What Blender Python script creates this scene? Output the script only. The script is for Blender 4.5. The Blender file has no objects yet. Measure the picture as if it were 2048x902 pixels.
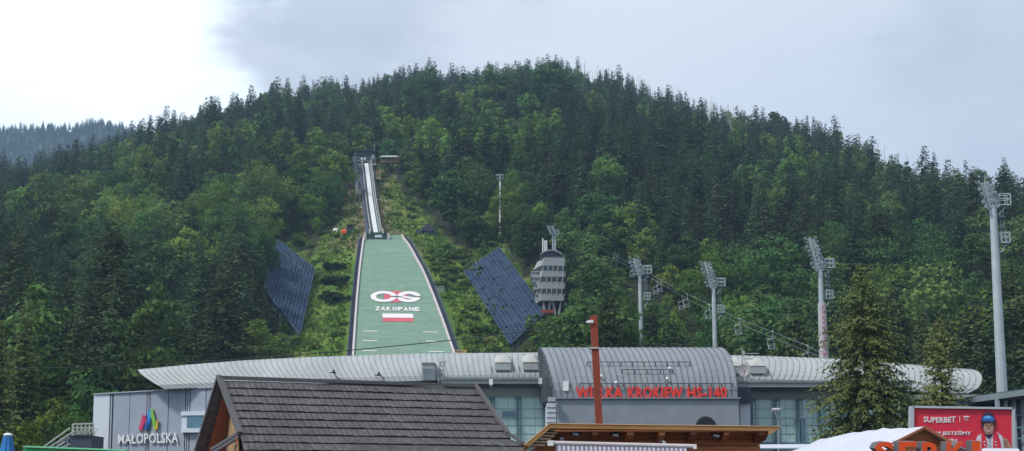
import bpy, math, random
import numpy as np
from mathutils import Vector, Matrix, noise

# ---------------------------------------------------------------- camera model and scene
SC = bpy.context.scene
COL = SC.collection
F = 2472.0
PITCH = math.radians(6.0)
SHY = 289.0
CZ = 1.7
CP, SP = math.cos(PITCH), math.sin(PITCH)

def ray(px, py):
    cx = (px - 1024) / F
    cy = (451 - py + SHY) / F
    k = CP - cy * SP
    return cx / k, (SP + cy * CP) / k

def P(px, py, D):
    u, t = ray(px, py)
    return Vector((u * D, D, CZ + t * D))

def proj(X, Y, Z):
    dz = Z - CZ
    c = Y * CP + dz * SP
    return 1024 + F * X / c, 451 + SHY - F * (-Y * SP + dz * CP) / c

cam_d = bpy.data.cameras.new("camera")
cam = bpy.data.objects.new("camera", cam_d)
COL.objects.link(cam)
cam.location = (0, 0, CZ)
cam.rotation_euler = (math.radians(90) + PITCH, 0, 0)
cam_d.lens = 36 * F / 2048
cam_d.sensor_width = 36
cam_d.shift_y = SHY / 2048
cam_d.clip_start = 0.5
cam_d.clip_end = 9000
SC.camera = cam
SC.view_settings.view_transform = 'Standard'
SC.view_settings.look = 'None'
SC.view_settings.exposure = 0.5
SC.view_settings.gamma = 1
SC.render.engine = 'CYCLES'
SC.cycles.max_bounces = 5
SC.cycles.diffuse_bounces = 2
SC.cycles.glossy_bounces = 2
SC.cycles.transmission_bounces = 2
SC.cycles.volume_bounces = 0
SC.cycles.transparent_max_bounces = 4
SC.cycles.caustics_reflective = False
SC.cycles.caustics_refractive = False
SC.cycles.use_denoising = True

# ---------------------------------------------------------------- materials
def mat(name, col, rough=0.7, metal=0.0, var=0.12, scale=1.0, bump=0.0, detail=5, stretch=(1, 1, 1),
        col2=None, c2=(0.45, 0.6), trans=0.0, objrand=0.0, spec=0.3):
    m = bpy.data.materials.new(name)
    m.use_nodes = True
    n, l = m.node_tree.nodes, m.node_tree.links
    b = n['Principled BSDF']
    b.inputs['Roughness'].default_value = rough
    b.inputs['Metallic'].default_value = metal
    b.inputs['Specular IOR Level'].default_value = spec
    tc = n.new('ShaderNodeTexCoord')
    mp = n.new('ShaderNodeMapping')
    mp.inputs['Scale'].default_value = stretch
    l.new(tc.outputs['Object'], mp.inputs['Vector'])
    nz = n.new('ShaderNodeTexNoise')
    nz.inputs['Scale'].default_value = scale
    nz.inputs['Detail'].default_value = detail
    nz.inputs['Roughness'].default_value = 0.6
    l.new(mp.outputs['Vector'], nz.inputs['Vector'])
    rp = n.new('ShaderNodeValToRGB')
    e = rp.color_ramp.elements
    a = col; c = col2 or col
    if col2:
        e[0].position, e[1].position = c2
        e[0].color = (*a, 1); e[1].color = (*c, 1)
    else:
        e[0].position, e[1].position = 0.3, 0.7
        e[0].color = (*[v * (1 - var) for v in a], 1)
        e[1].color = (*[min(1, v * (1 + var)) for v in a], 1)
    l.new(nz.outputs['Fac'], rp.inputs['Fac'])
    out = rp.outputs['Color']
    if col2:
        nz2 = n.new('ShaderNodeTexNoise')
        nz2.inputs['Scale'].default_value = scale * 6
        nz2.inputs['Detail'].default_value = 4
        l.new(mp.outputs['Vector'], nz2.inputs['Vector'])
        mr = n.new('ShaderNodeMapRange')
        mr.inputs['From Min'].default_value = 0.3; mr.inputs['From Max'].default_value = 0.7
        mr.inputs['To Min'].default_value = 1 - var; mr.inputs['To Max'].default_value = 1 + var
        l.new(nz2.outputs['Fac'], mr.inputs['Value'])
        vm = n.new('ShaderNodeVectorMath'); vm.operation = 'SCALE'
        l.new(out, vm.inputs[0]); l.new(mr.outputs['Result'], vm.inputs['Scale'])
        out = vm.outputs['Vector']
    if objrand:
        oi = n.new('ShaderNodeObjectInfo')
        hs = n.new('ShaderNodeHueSaturation')
        mr = n.new('ShaderNodeMapRange')
        mr.inputs['To Min'].default_value = 1 - objrand; mr.inputs['To Max'].default_value = 1 + objrand
        l.new(oi.outputs['Random'], mr.inputs['Value'])
        l.new(mr.outputs['Result'], hs.inputs['Value'])
        mu = n.new('ShaderNodeMath'); mu.operation = 'MULTIPLY'; mu.inputs[1].default_value = 7.31
        fr = n.new('ShaderNodeMath'); fr.operation = 'FRACT'
        l.new(oi.outputs['Random'], mu.inputs[0]); l.new(mu.outputs[0], fr.inputs[0])
        mr2 = n.new('ShaderNodeMapRange')
        mr2.inputs['To Min'].default_value = 0.47; mr2.inputs['To Max'].default_value = 0.53
        l.new(fr.outputs[0], mr2.inputs['Value']); l.new(mr2.outputs['Result'], hs.inputs['Hue'])
        l.new(out, hs.inputs['Color']); out = hs.outputs['Color']
    l.new(out, b.inputs['Base Color'])
    if bump:
        bp = n.new('ShaderNodeBump'); bp.inputs['Strength'].default_value = bump
        bp.inputs['Distance'].default_value = 0.05
        l.new(nz.outputs['Fac'], bp.inputs['Height']); l.new(bp.outputs['Normal'], b.inputs['Normal'])
    if trans:
        tr = n.new('ShaderNodeBsdfTranslucent'); l.new(out, tr.inputs['Color'])
        df = n.new('ShaderNodeBsdfDiffuse'); l.new(out, df.inputs['Color'])
        mx = n.new('ShaderNodeMixShader'); mx.inputs[0].default_value = trans
        l.new(df.outputs[0], mx.inputs[1]); l.new(tr.outputs[0], mx.inputs[2])
        l.new(mx.outputs[0], n['Material Output'].inputs['Surface'])
    return m

M = {}
M['spruce'] = mat('spruce_needles', (.045, .085, .046), col2=(.088, .135, .060), c2=(.35, .68), scale=.35, var=.4, trans=.2, objrand=.5)
M['spruce_warm'] = mat('spruce_new_shoots', (.092, .122, .048), col2=(.175, .190, .070), c2=(.35, .7), scale=.5, var=.35, trans=.18, objrand=.2)
M['spruce_olive'] = mat('spruce_needles_olive', (.054, .082, .040), col2=(.092, .120, .052), c2=(.35, .68), scale=.35, var=.4, trans=.2, objrand=.35)
M['larch'] = mat('larch_needles', (.105, .150, .055), col2=(.185, .225, .08), c2=(.3, .7), scale=.5, var=.3, trans=.3, objrand=.2)
M['beech'] = mat('beech_leaves', (.056, .116, .040), col2=(.105, .185, .058), c2=(.3, .7), scale=.3, var=.35, trans=.3, objrand=.4)
M['beech_light'] = mat('young_beech_leaves', (.095, .190, .045), col2=(.21, .31, .066), c2=(.3, .7), scale=.4, var=.35, trans=.35, objrand=.25)
M['bark'] = mat('bark', (.07, .058, .048), var=.4, scale=3)
M['dead'] = mat('dead_wood', (.36, .35, .34), var=.3, scale=2)
M['pine_shrub'] = mat('dwarf_pine_needles', (.022, .045, .020), col2=(.04, .07, .025), scale=1, var=.3, trans=.1)
M['shrub'] = mat('shrub_leaves', (.065, .13, .03), col2=(.14, .225, .05), c2=(.3, .7), scale=.5, var=.35, trans=.3, objrand=.3)
M['grass_blade'] = mat('grass_blades', (.10, .185, .035), col2=(.22, .28, .065), c2=(.42, .72), scale=.09, var=.45, trans=.25)
M['roof_l'] = mat('light_roof_metal', (.37, .395, .405), rough=.55, metal=.1, col2=(.30, .325, .335), c2=(.4, .7), scale=.25, var=.06, stretch=(1, .3, .3))
M['seam'] = mat('roof_seam', (.22, .24, .25), rough=.6)
M['roof_c'] = mat('grey_roof_metal', (.20, .22, .25), rough=.5, metal=.1, col2=(.25, .27, .295), c2=(.35, .7), scale=.3, var=.07, stretch=(1, .3, .3))
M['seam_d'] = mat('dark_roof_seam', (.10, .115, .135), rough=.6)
M['clad'] = mat('grey_wall_cladding', (.31, .35, .42), rough=.55, var=.05, scale=.6)
M['clad_l'] = mat('pale_wall_cladding', (.58, .63, .70), rough=.55, var=.04, scale=.6)
M['clad_c'] = mat('blue_grey_metal_panel', (.25, .285, .325), rough=.5, var=.08, scale=.8)
M['gap'] = mat('dark_joint', (.045, .06, .085), rough=.7)
M['fascia'] = mat('grey_green_fascia', (.30, .335, .335), rough=.6, var=.06)
M['louvre'] = mat('beige_grey_louvre', (.42, .45, .42), rough=.6, var=.08, scale=2)
M['mint'] = mat('mint_glass_panel', (.46, .65, .63), rough=.3, var=.10, scale=.35, spec=.5)
M['teal'] = mat('teal_steel', (.10, .19, .22), rough=.5)
M['bluewin'] = mat('blue_window_glass', (.09, .20, .27), rough=.15, var=.15, scale=.8, spec=.6)
M['white'] = mat('white_paint', (.75, .76, .77), var=.05)
M['skydome'] = mat('milky_acrylic', (.42, .42, .40), rough=.35, var=.08, scale=1.5)
M['galv'] = mat('galvanised_steel', (.40, .46, .49), rough=.5, metal=.2, var=.1, scale=.7)
M['galv_d'] = mat('dull_steel', (.22, .27, .30), rough=.55, metal=.2, var=.15)
M['lampbody'] = mat('floodlight_housing', (.24, .28, .31), rough=.5, metal=.3)
M['lampglass'] = mat('floodlight_glass', (.42, .47, .52), rough=.1, spec=.7)
M['red'] = mat('red_letter_plastic', (.80, .055, .04), rough=.4, var=.06)
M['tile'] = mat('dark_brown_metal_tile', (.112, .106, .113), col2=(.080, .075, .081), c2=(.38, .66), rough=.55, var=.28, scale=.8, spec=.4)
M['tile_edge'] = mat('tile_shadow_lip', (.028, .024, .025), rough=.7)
M['trim'] = mat('grey_brown_verge', (.12, .115, .125), rough=.5, var=.12)
M['oldwood'] = mat('weathered_boards', (.46, .29, .14), col2=(.30, .24, .18), c2=(.4, .65), scale=1.6, stretch=(3, 3, .4), var=.25)
M['redwood'] = mat('stained_wood', (.30, .10, .05), var=.2, scale=2)
M['orangewood'] = mat('orange_spruce_board', (.95, .52, .20), col2=(.84, .42, .15), c2=(.4, .65), scale=1.2, stretch=(.3, 3, 6), var=.15)
M['palewood'] = mat('pale_cut_wood', (.60, .44, .30), var=.1, scale=3)
M['brownwood'] = mat('brown_planks', (.68, .27, .11), col2=(.45, .17, .075), c2=(.35, .68), scale=.9, stretch=(.35, 2, 7), var=.25, bump=.3)
M['polered'] = mat('red_brown_painted_wood', (.29, .060, .035), col2=(.23, .048, .03), c2=(.4, .7), scale=2, stretch=(2, 2, .3), var=.15)
M['black'] = mat('black_plastic', (.018, .02, .024), rough=.4, var=.1)
M['orange'] = mat('orange_red_acrylic', (.75, .085, .018), rough=.35, var=.05)
M['tarp'] = mat('white_tarpaulin', (.50, .53, .60), rough=.7, col2=(.40, .43, .51), c2=(.45, .75), scale=.9, var=.05, bump=.3)
M['adred'] = mat('printed_red', (.68, .030, .060), rough=.5, var=.04)
M['adwhite'] = mat('printed_white', (.80, .74, .77), rough=.5, var=.02)
M['skin'] = mat('printed_skin', (.52, .30, .22), col2=(.38, .19, .13), c2=(.4, .65), scale=9, var=.05, rough=.6)
M['skin_d'] = mat('printed_shade', (.23, .10, .075), rough=.6)
M['addark'] = mat('printed_dark', (.05, .03, .06), rough=.5)
M['adblue'] = mat('printed_blue', (.04, .22, .62), col2=(.02, .09, .30), c2=(.4, .6), scale=8, rough=.4)
M['jacket'] = mat('printed_jacket', (.66, .66, .70), col2=(.42, .43, .52), c2=(.45, .7), scale=6, var=.04)
M['alu'] = mat('aluminium_frame', (.50, .54, .58), rough=.4, metal=.3, var=.05)
M['green'] = mat('green_tarp', (.05, .42, .14), rough=.5, var=.12)
M['greenl'] = mat('pale_green_edge', (.25, .68, .42), rough=.5, var=.06)
M['bluefab'] = mat('blue_parasol_fabric', (.035, .20, .50), rough=.8, var=.12, scale=2)
M['mat_green'] = mat('plastic_matting', (.135, .235, .170), rough=.75, col2=(.175, .275, .215), c2=(.35, .65), scale=.35, stretch=(.22, 2.6, 2.6), var=.26)
M['paintw'] = mat('white_marking_paint', (.70, .66, .70), var=.06, scale=2)
M['paintr'] = mat('red_marking_paint', (.50, .10, .13), var=.12, scale=2)
M['stair'] = mat('dark_blue_steps', (.060, .075, .115), rough=.7, var=.2, scale=2)
M['board'] = mat('side_board', (.50, .46, .47), rough=.6, var=.1, scale=1)
M['net'] = mat('dark_wind_net', (.030, .050, .088), rough=1, spec=0, var=.35, scale=.5)
M['netsteel'] = mat('net_steel', (.085, .12, .19), rough=.9, spec=.05, var=.15)
M['track'] = mat('white_ceramic_track', (.60, .62, .64), rough=.5, var=.06)
M['darkgreen'] = mat('dark_green_boards', (.035, .085, .065), rough=.6, var=.15)
M['concrete'] = mat('grey_concrete', (.30, .31, .31), rough=.8, var=.18, scale=1.2)
M['ctrl'] = mat('pale_tower_cladding', (.30, .32, .335), rough=.6, var=.12, scale=1.5)
M['glassd'] = mat('dark_window_glass', (.030, .050, .060), rough=.25, spec=.35, var=.3, scale=.6)
M['darkroof'] = mat('dark_roof', (.06, .07, .10), rough=.7, var=.1)
M['asphalt'] = mat('asphalt', (.055, .055, .055), rough=.9, var=.2, scale=.8)
M['forest_floor'] = mat('forest_floor', (.030, .036, .020), col2=(.055, .060, .028), scale=.08, var=.4)
M['wire'] = mat('cable_sheath', (.03, .03, .035), rough=.6)

# terrain material: forest floor, meadow near the jump chosen by a painted mask attribute
def terrain_mat():
    m = bpy.data.materials.new('hillside_ground'); m.use_nodes = True
    n, l = m.node_tree.nodes, m.node_tree.links
    b = n['Principled BSDF']; b.inputs['Roughness'].default_value = .95; b.inputs['Specular IOR Level'].default_value = .1
    tc = n.new('ShaderNodeTexCoord')
    def nz(s, d=6):
        x = n.new('ShaderNodeTexNoise'); x.inputs['Scale'].default_value = s; x.inputs['Detail'].default_value = d
        l.new(tc.outputs['Object'], x.inputs['Vector']); return x
    def ramp(src, stops):
        r = n.new('ShaderNodeValToRGB'); e = r.color_ramp.elements
        while len(e) < len(stops): e.new(.5)
        for q, (p_, c_) in zip(e, stops): q.position = p_; q.color = (*c_, 1)
        l.new(src, r.inputs['Fac']); return r
    g = ramp(nz(.12).outputs['Fac'], [(.3, (.07, .14, .025)), (.5, (.10, .18, .035)), (.62, (.17, .22, .055)), (.74, (.17, .16, .065))])
    fl = ramp(nz(.1).outputs['Fac'], [(.3, (.018, .024, .014)), (.7, (.045, .05, .026))])
    rk = ramp(nz(.5).outputs['Fac'], [(.3, (.05, .045, .045)), (.5, (.17, .115, .065)), (.7, (.30, .29, .28))])
    at = n.new('ShaderNodeAttribute'); at.attribute_name = 'meadow'
    ar = n.new('ShaderNodeAttribute'); ar.attribute_name = 'rock'
    m1 = n.new('ShaderNodeMix'); m1.data_type = 'RGBA'
    l.new(at.outputs['Fac'], m1.inputs['Factor']); l.new(fl.outputs['Color'], m1.inputs['A']); l.new(g.outputs['Color'], m1.inputs['B'])
    m2 = n.new('ShaderNodeMix'); m2.data_type = 'RGBA'
    l.new(ar.outputs['Fac'], m2.inputs['Factor']); l.new(m1.outputs['Result'], m2.inputs['A']); l.new(rk.outputs['Color'], m2.inputs['B'])
    l.new(m2.outputs['Result'], b.inputs['Base Color'])
    bp = n.new('ShaderNodeBump'); bp.inputs['Distance'].default_value = 1.2; bp.inputs['Strength'].default_value = .8
    l.new(nz(.8, 8).outputs['Fac'], bp.inputs['Height']); l.new(bp.outputs['Normal'], b.inputs['Normal'])
    return m
M['terrain'] = terrain_mat()

# ---------------------------------------------------------------- mesh builder
ORG = {}
class MB:
    def __init__(s): s.v = []; s.f = []; s.m = []
    def poly(s, pts, m=0):
        k = len(s.v); s.v += [tuple(p) for p in pts]; s.f.append(tuple(range(k, k + len(pts)))); s.m.append(m); return s
    def mesh(s, pts, faces, m=0):
        k = len(s.v); s.v += [tuple(p) for p in pts]
        for f in faces: s.f.append(tuple(i + k for i in f)); s.m.append(m)
        return s
    def hull8(s, a, m=0):      # a: 4 bottom, 4 top
        return s.mesh(a, [(3, 2, 1, 0), (4, 5, 6, 7), (0, 1, 5, 4), (1, 2, 6, 5), (2, 3, 7, 6), (3, 0, 4, 7)], m)
    def box(s, x0, x1, y0, y1, z0, z1, m=0):
        return s.hull8([(x0, y0, z0), (x1, y0, z0), (x1, y1, z0), (x0, y1, z0), (x0, y0, z1), (x1, y0, z1), (x1, y1, z1), (x0, y1, z1)], m)
    def beam(s, p, q, w, h=None, m=0, up=(0, 0, 1)):
        p, q = Vector(p), Vector(q); h = h or w; d = (q - p)
        if d.length < 1e-6: return s
        d.normalize(); up = Vector(up)
        if abs(d.dot(up)) > .98: up = Vector((1, 0, 0))
        a = d.cross(up).normalized() * w / 2; b = a.cross(d).normalized() * h / 2
        return s.hull8([p - a - b, p + a - b, p + a + b, p - a + b, q - a - b, q + a - b, q + a + b, q - a + b], m)
    def tube(s, p, q, r0, r1=None, n=8, m=0, caps=True):
        p, q = Vector(p), Vector(q); r1 = r0 if r1 is None else r1
        d = (q - p).normalized(); up = Vector((0, 0, 1)) if abs(d.z) < .95 else Vector((1, 0, 0))
        a = d.cross(up).normalized(); b = a.cross(d)
        ring = lambda c, r: [c + a * r * math.cos(2 * math.pi * i / n) + b * r * math.sin(2 * math.pi * i / n) for i in range(n)]
        fs = [(i, (i + 1) % n, n + (i + 1) % n, n + i) for i in range(n)]
        if caps: fs += [tuple(range(n))[::-1], tuple(range(n, 2 * n))]
        return s.mesh(ring(p, r0) + ring(q, r1), fs, m)
    def path(s, pts, r, n=6, m=0):
        for a, b in zip(pts[:-1], pts[1:]): s.tube(a, b, r, r, n, m, caps=False)
        return s
    def prism(s, pts, vec, m=0, side=None):
        n = len(pts); vec = Vector(vec); side = m if side is None else side
        top = [Vector(p) for p in pts]; bot = [p + vec for p in top]
        s.mesh(top + bot, [tuple(range(n)), tuple(range(n, 2 * n))[::-1]], m)
        s.mesh(top + bot, [(i, i + n, (i + 1) % n + n, (i + 1) % n) for i in range(n)], side)
        return s
    def ball(s, c, rx, ry, rz, n=10, k=6, m=0):
        c = Vector(c); pts = []
        for j in range(k + 1):
            t = math.pi * j / k
            for i in range(n):
                a = 2 * math.pi * i / n
                pts.append(c + Vector((rx * math.sin(t) * math.cos(a), ry * math.sin(t) * math.sin(a), rz * math.cos(t))))
        return s.mesh(pts, [(j * n + i, (j + 1) * n + i, (j + 1) * n + (i + 1) % n, j * n + (i + 1) % n) for j in range(k) for i in range(n)], m)
    def pxpoly(s, pts, D, th, m=0, side=None):   # outline standing in the plane Y = D, with real thickness behind it
        return s.prism([P(x, y, D) for x, y in pts], (0, th, 0), m, side)
    def build(s, name, mats, parent=None, loc=None, smooth=False):
        me = bpy.data.meshes.new(name)
        o = ORG[parent.name] if parent else Vector(loc or (0, 0, 0))
        me.from_pydata([(v[0] - o[0], v[1] - o[1], v[2] - o[2]) for v in s.v], [], s.f)
        for k in (mats if isinstance(mats, (list, tuple)) else [mats]): me.materials.append(M[k] if isinstance(k, str) else k)
        me.polygons.foreach_set('material_index', s.m)
        if smooth: me.polygons.foreach_set('use_smooth', [True] * len(s.f))
        me.update()
        ob = bpy.data.objects.new(name, me); COL.objects.link(ob)
        if parent: ob.parent = parent
        else: ob.location = o
        ORG[ob.name] = Vector(o)
        return ob

def tag(o, label=None, cat=None, group=None, kind=None):
    if label: o['label'] = label
    if cat: o['category'] = cat
    if group: o['group'] = group
    if kind: o['kind'] = kind
    return o

def thing(name, loc, label, cat, group=None):
    o = bpy.data.objects.new(name, None); COL.objects.link(o)
    o.location = loc; o.empty_display_size = .5
    ORG[o.name] = Vector(loc)
    return tag(o, label, cat, group)

def copy_tree(o, parent=None):
    c = o.copy(); COL.objects.link(c)
    if parent: c.parent = parent
    for ch in list(o.children): copy_tree(ch, c)
    return c

_fonts = {}
def text_geo(body, bold=0.0, res=2, space=1.0):
    cu = bpy.data.curves.new('lettering', 'FONT'); cu.body = body; cu.size = 1; cu.offset = bold
    cu.resolution_u = res; cu.space_character = space
    ob = bpy.data.objects.new('lettering', cu); COL.objects.link(ob)
    dg = bpy.context.evaluated_depsgraph_get(); dg.update()
    me = ob.evaluated_get(dg).to_mesh()
    v = [(p.co.x, p.co.y) for p in me.vertices]
    f = [tuple(p.vertices) for p in me.polygons]
    ob.evaluated_get(dg).to_mesh_clear()
    bpy.data.objects.remove(ob); bpy.data.curves.remove(cu)
    xs = [a for a, b in v]; ys = [b for a, b in v]
    x0, x1, y0, y1 = min(xs), max(xs), min(ys), max(ys)
    return [((a - x0) / (x1 - x0), (b - y0) / (y1 - y0)) for a, b in v], f

def solid_text(mb, body, fn, th, bold=0.0, m=0, ms=None, space=1.0):
    """fn(u, v) -> front point; th: offset vector to the back face."""
    v, f = text_geo(body, bold, space=space); n = len(v)
    ms = m if ms is None else ms; th = Vector(th)
    fr = [fn(a, b) for a, b in v]; bk = [p + th for p in fr]
    edges = {}
    for q in f:
        for i in range(len(q)):
            e = (q[i], q[(i + 1) % len(q)]); k = (min(e), max(e)); edges.setdefault(k, []).append(e)
    mb.mesh(fr, f, m)
    side = [(e[0][0], e[0][0] + n, e[0][1] + n, e[0][1]) for e in edges.values() if len(e) == 1]
    mb.mesh(fr + bk, side, ms)

def sm(x, a, b):
    t = min(1, max(0, (x - a) / (b - a))); return t * t * (3 - 2 * t)
# ---------------------------------------------------------------- terrain
XT = [-900, -300, 0, 100, 200, 280, 370, 460, 560, 650, 700, 760, 850, 920, 1000, 1105, 1200, 1345, 1480, 1620, 1700, 1800, 1890, 2048, 2350, 3000]
SIL = [560, 420, 338, 322, 296, 268, 247, 218, 192, 176, 186, 168, 152, 160, 146, 142, 165, 198, 240, 262, 285, 318, 335, 356, 440, 600]
DRX = [-900, 0, 280, 600, 1100, 1500, 1800, 2048, 3000]
DRV = [420, 600, 700, 800, 800, 680, 520, 430, 330]
FS = [0, .067, .183, .29, .6, 1.0]
FV = [0, .06, .214, .355, .66, 1.0]
JR = [(470, 730, 803, 310.5), (478, 727.5, 806, 310), (490, 725.5, 816, 305), (505, 723.5, 825, 300.5), (520, 721.5, 833, 296), (540, 719, 844, 290.7), (560, 717, 853, 285.5), (600, 713.5, 869, 275),
      (640, 710.5, 884, 264.5), (680, 708, 898, 253), (718, 705.5, 911, 241), (760, 703, 922, 226), (800, 701, 930, 205)]
jY = np.array([r[3] for r in JR])[::-1]
jXL = np.array([P(r[1], r[0], r[3]).x for r in JR])[::-1]
jXR = np.array([P(r[2], r[0], r[3]).x for r in JR])[::-1]
jZ = np.array([P(r[1], r[0], r[3]).z for r in JR])[::-1]
jrow = np.array([r[0] for r in JR], float); jD = np.array([r[3] for r in JR])
# in-run: row, left, right, D
IR = [(468, 741, 764, 312), (445, 737, 760, 322), (420, 733.5, 755.5, 332.5), (395, 730.5, 751.5, 343), (370, 728, 748.5, 353.5), (348, 725.5, 745.5, 363), (326, 723, 742.5, 373)]
iY = np.array([r[3] for r in IR], float)
iXL = np.array([P(r[1], r[0], r[3]).x for r in IR]); iXR = np.array([P(r[2], r[0], r[3]).x for r in IR])
iZ = np.array([P(r[1], r[0], r[3]).z for r in IR])

def tt(row):
    cy = (451 - row + SHY) / F
    return (SP + cy * CP) / (CP - cy * SP)

def gen(X, Y):
    px = 1024 + F * X / max(Y, 120) * .985
    dr = float(np.interp(px, DRX, DRV)); row = float(np.interp(px, XT, SIL)) + 49 * 800 / dr
    zr = CZ + tt(row) * dr
    if Y < 200:
        return -.4 + 14.4 * sm(Y, 125, 205) if Y < 205 else 14
    s = (Y - 200) / (dr - 200)
    if s <= 1: z = 14 + (zr - 14) * float(np.interp(s, FS, FV))
    else: z = zr - (Y - dr) * .45 - (Y - dr) ** 2 * .0006
    z += sm(Y, 220, 330) * 7 * noise.noise((X * .011, Y * .011, 3.1)) + sm(Y, 260, 380) * 3 * noise.noise((X * .04, Y * .04, 9.1))
    return max(z, -4)

def ground(X, Y):
    z = gen(X, Y)
    if 130 < Y < 395:
        if Y < 311:
            xl, xr, jz = np.interp(Y, jY, jXL), np.interp(Y, jY, jXR), np.interp(Y, jY, jZ) - .5
            if Y < 205: jz = 16 * sm(Y, 120, 205) - .5
        else:
            xl, xr = np.interp(Y, iY, iXL), np.interp(Y, iY, iXR)
            jz = np.interp(Y, iY, iZ) - 1.2 - 4 * sm(Y, 345, 372)
        d = max(xl - X, X - xr, 0)
        w = 1 - sm(d, 3, 30)
        w *= 1 - sm(Y, 375, 395)
        z = z * (1 - w) + (jz - .15 * d) * w if w > 0 else z
        if d > 2: z += w * min(1, (d - 2) / 4) * .7 * noise.noise((X * .12, Y * .12, 1.7))
    return float(z)

def hit(px, row, lo=140., hi=1000.):
    u, t = ray(px, row); D = lo
    while D < hi:
        if ground(u * D, D) >= CZ + t * D: break
        D += 2
    return Vector((u * D, D, ground(u * D, D)))

CLEAR = [(706, 298), (704, 345), (712, 372), (694, 400), (690, 440), (672, 458), (640, 478), (634, 528), (560, 478), (542, 570), (556, 618), (598, 668), (572, 700), (576, 722),
         (1012, 722), (1022, 692), (1092, 640), (1060, 575), (998, 487), (930, 512), (880, 468), (858, 440), (828, 405), (800, 380), (782, 345), (802, 326), (800, 300)]
def inpoly(x, y, pl):
    c = False; j = len(pl) - 1
    for i in range(len(pl)):
        xi, yi = pl[i]; xj, yj = pl[j]
        if (yi > y) != (yj > y) and x < (xj - xi) * (y - yi) / (yj - yi) + xi: c = not c
        j = i
    return c
# other built things that stay visible: (x0, y0, x1, y1, depth)
KEEP = [(1268, 510, 1302, 712, 183), (1408, 515, 1458, 712, 183), (1622, 470, 1682, 725, 158), (1972, 360, 2036, 790, 128), (1066, 448, 1134, 622, 268), (994, 350, 1006, 396, 319), (832, 440, 872, 474, 330)]
LIFT_A = [(1205, 497, 300), (1380, 591, 240), (1480, 638, 205), (1611, 690, 178), (1655, 712, 170)]
LIFT_B = [(1205, 506, 297), (1300, 555, 266), (1380, 601, 238), (1440, 630, 216), (1532, 670, 193), (1640, 713, 172)]
def blocked(X, Y, Z, H, R):
    if Y > 384 and abs(X + 46) < 26: return False
    for k in range(15):
        h = H * k / 14; w = R * (1 - (k / 14) ** 2) * .8 + .1
        for sx in (-w, -w / 2, 0, w / 2, w):
            px, py = proj(X + sx, Y, Z + h)
            if py < 725 and inpoly(px, py, CLEAR): return True
            for x0, y0, x1, y1, d in KEEP:
                if Y < d and x0 < px < x1 and y0 < py < y1: return True
            if 1210 < px < 1655:
                r = np.interp(px, [q[0] for q in LIFT_A], [q[1] for q in LIFT_A]); d = np.interp(px, [q[0] for q in LIFT_A], [q[2] for q in LIFT_A])
                if Y < d + 3 and r - 6 < py < r + 32: return True
    return False

def build_terrain():
    def axis(a, b, fine):
        v = a; out = []
        while v <= b:
            out.append(v); v += 3 if fine[0] <= v < fine[1] else 11
        return out
    xs = axis(-760, 780, (-115, 70)); ys = axis(118, 1250, (190, 400))
    nx, ny = len(xs), len(ys)
    V = []; med = []; rock = []
    for y in ys:
        for x in xs:
            edge = x in (xs[0], xs[-1]) or y in (ys[0], ys[-1])
            z = -6 if edge else ground(x, y)
            V.append((x, y, z))
            px, py = proj(x, y, z)
            m = 1 if (150 < y < 400 and -115 < x < 70 and inpoly(px, py, CLEAR)) else 0
            med.append(m)
            rk = 0
            if 305 < y < 392:
                xl, xr = np.interp(y, iY, iXL), np.interp(y, iY, iXR); d = max(xl - x, x - xr, 0)
                rk = (1 - sm(d, 2.5, 8)) * .9 if d > 0 else .9
                if y < 317: rk = max(rk, .75 * (1 - sm(d, 8, 14)))
            rock.append(float(rk))
    Fc = [(j * nx + i, j * nx + i + 1, (j + 1) * nx + i + 1, (j + 1) * nx + i) for j in range(ny - 1) for i in range(nx - 1)]
    me = bpy.data.meshes.new('hillside'); me.from_pydata(V, [], Fc)
    a = me.attributes.new('meadow', 'FLOAT', 'POINT'); a.data.foreach_set('value', med)
    a = me.attributes.new('rock', 'FLOAT', 'POINT'); a.data.foreach_set('value', rock)
    me.materials.append(M['terrain']); me.polygons.foreach_set('use_smooth', [True] * len(Fc)); me.update()
    o = bpy.data.objects.new('hillside', me); COL.objects.link(o); tag(o, kind='structure')
build_terrain()
g = MB().poly([(-2500, -2500, 0), (2500, -2500, 0), (2500, 2500, 0), (-2500, 2500, 0)]).build('ground', 'asphalt'); tag(g, kind='structure')

# distant hill (left, behind)
FX = [-700, -300, 0, 60, 150, 210, 260, 330, 420, 560, 800]
FR = [330, 280, 258, 256, 262, 252, 268, 290, 330, 390, 460]
def far_z(X, Y):
    px = 1024 + F * X / Y * .97; row = float(np.interp(px, FX, FR)) - 3
    zr = CZ + tt(row) * 1750
    s = (Y - 1200) / 550
    return zr * (max(0, s) ** .9 if s < 1 else 1) - max(0, Y - 1750) * .5 - 3 + 12 * noise.noise((X * .006, Y * .006, 5))
V = []; nx = 70; ny = 24
for j in range(ny):
    for i in range(nx):
        x = -1500 + 1500 * i / (nx - 1); y = 1200 + 900 * j / (ny - 1)
        z = far_z(x, y) if 0 < i < nx - 1 and 0 < j < ny - 1 else -5
        V.append((x, y, z))
mb = MB().mesh(V, [(j * nx + i, j * nx + i + 1, (j + 1) * nx + i + 1, (j + 1) * nx + i) for j in range(ny - 1) for i in range(nx - 1)])
tag(mb.build('distant_hill', 'forest_floor', smooth=True), kind='structure')

# ---------------------------------------------------------------- trees
def trunk_geo(mb, H, r, m=0, lean=0, rng=random):
    k = 5; pts = []
    for i in range(k + 1):
        h = H * i / k
        pts.append(Vector((lean * h + rng.uniform(-.05, .05) * i, rng.uniform(-.05, .05) * i, h)))
    for i in range(k): mb.tube(pts[i], pts[i + 1], r * (1 - i / k) + .03, r * (1 - (i + 1) / k) + .03, 7, m, caps=False)

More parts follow.
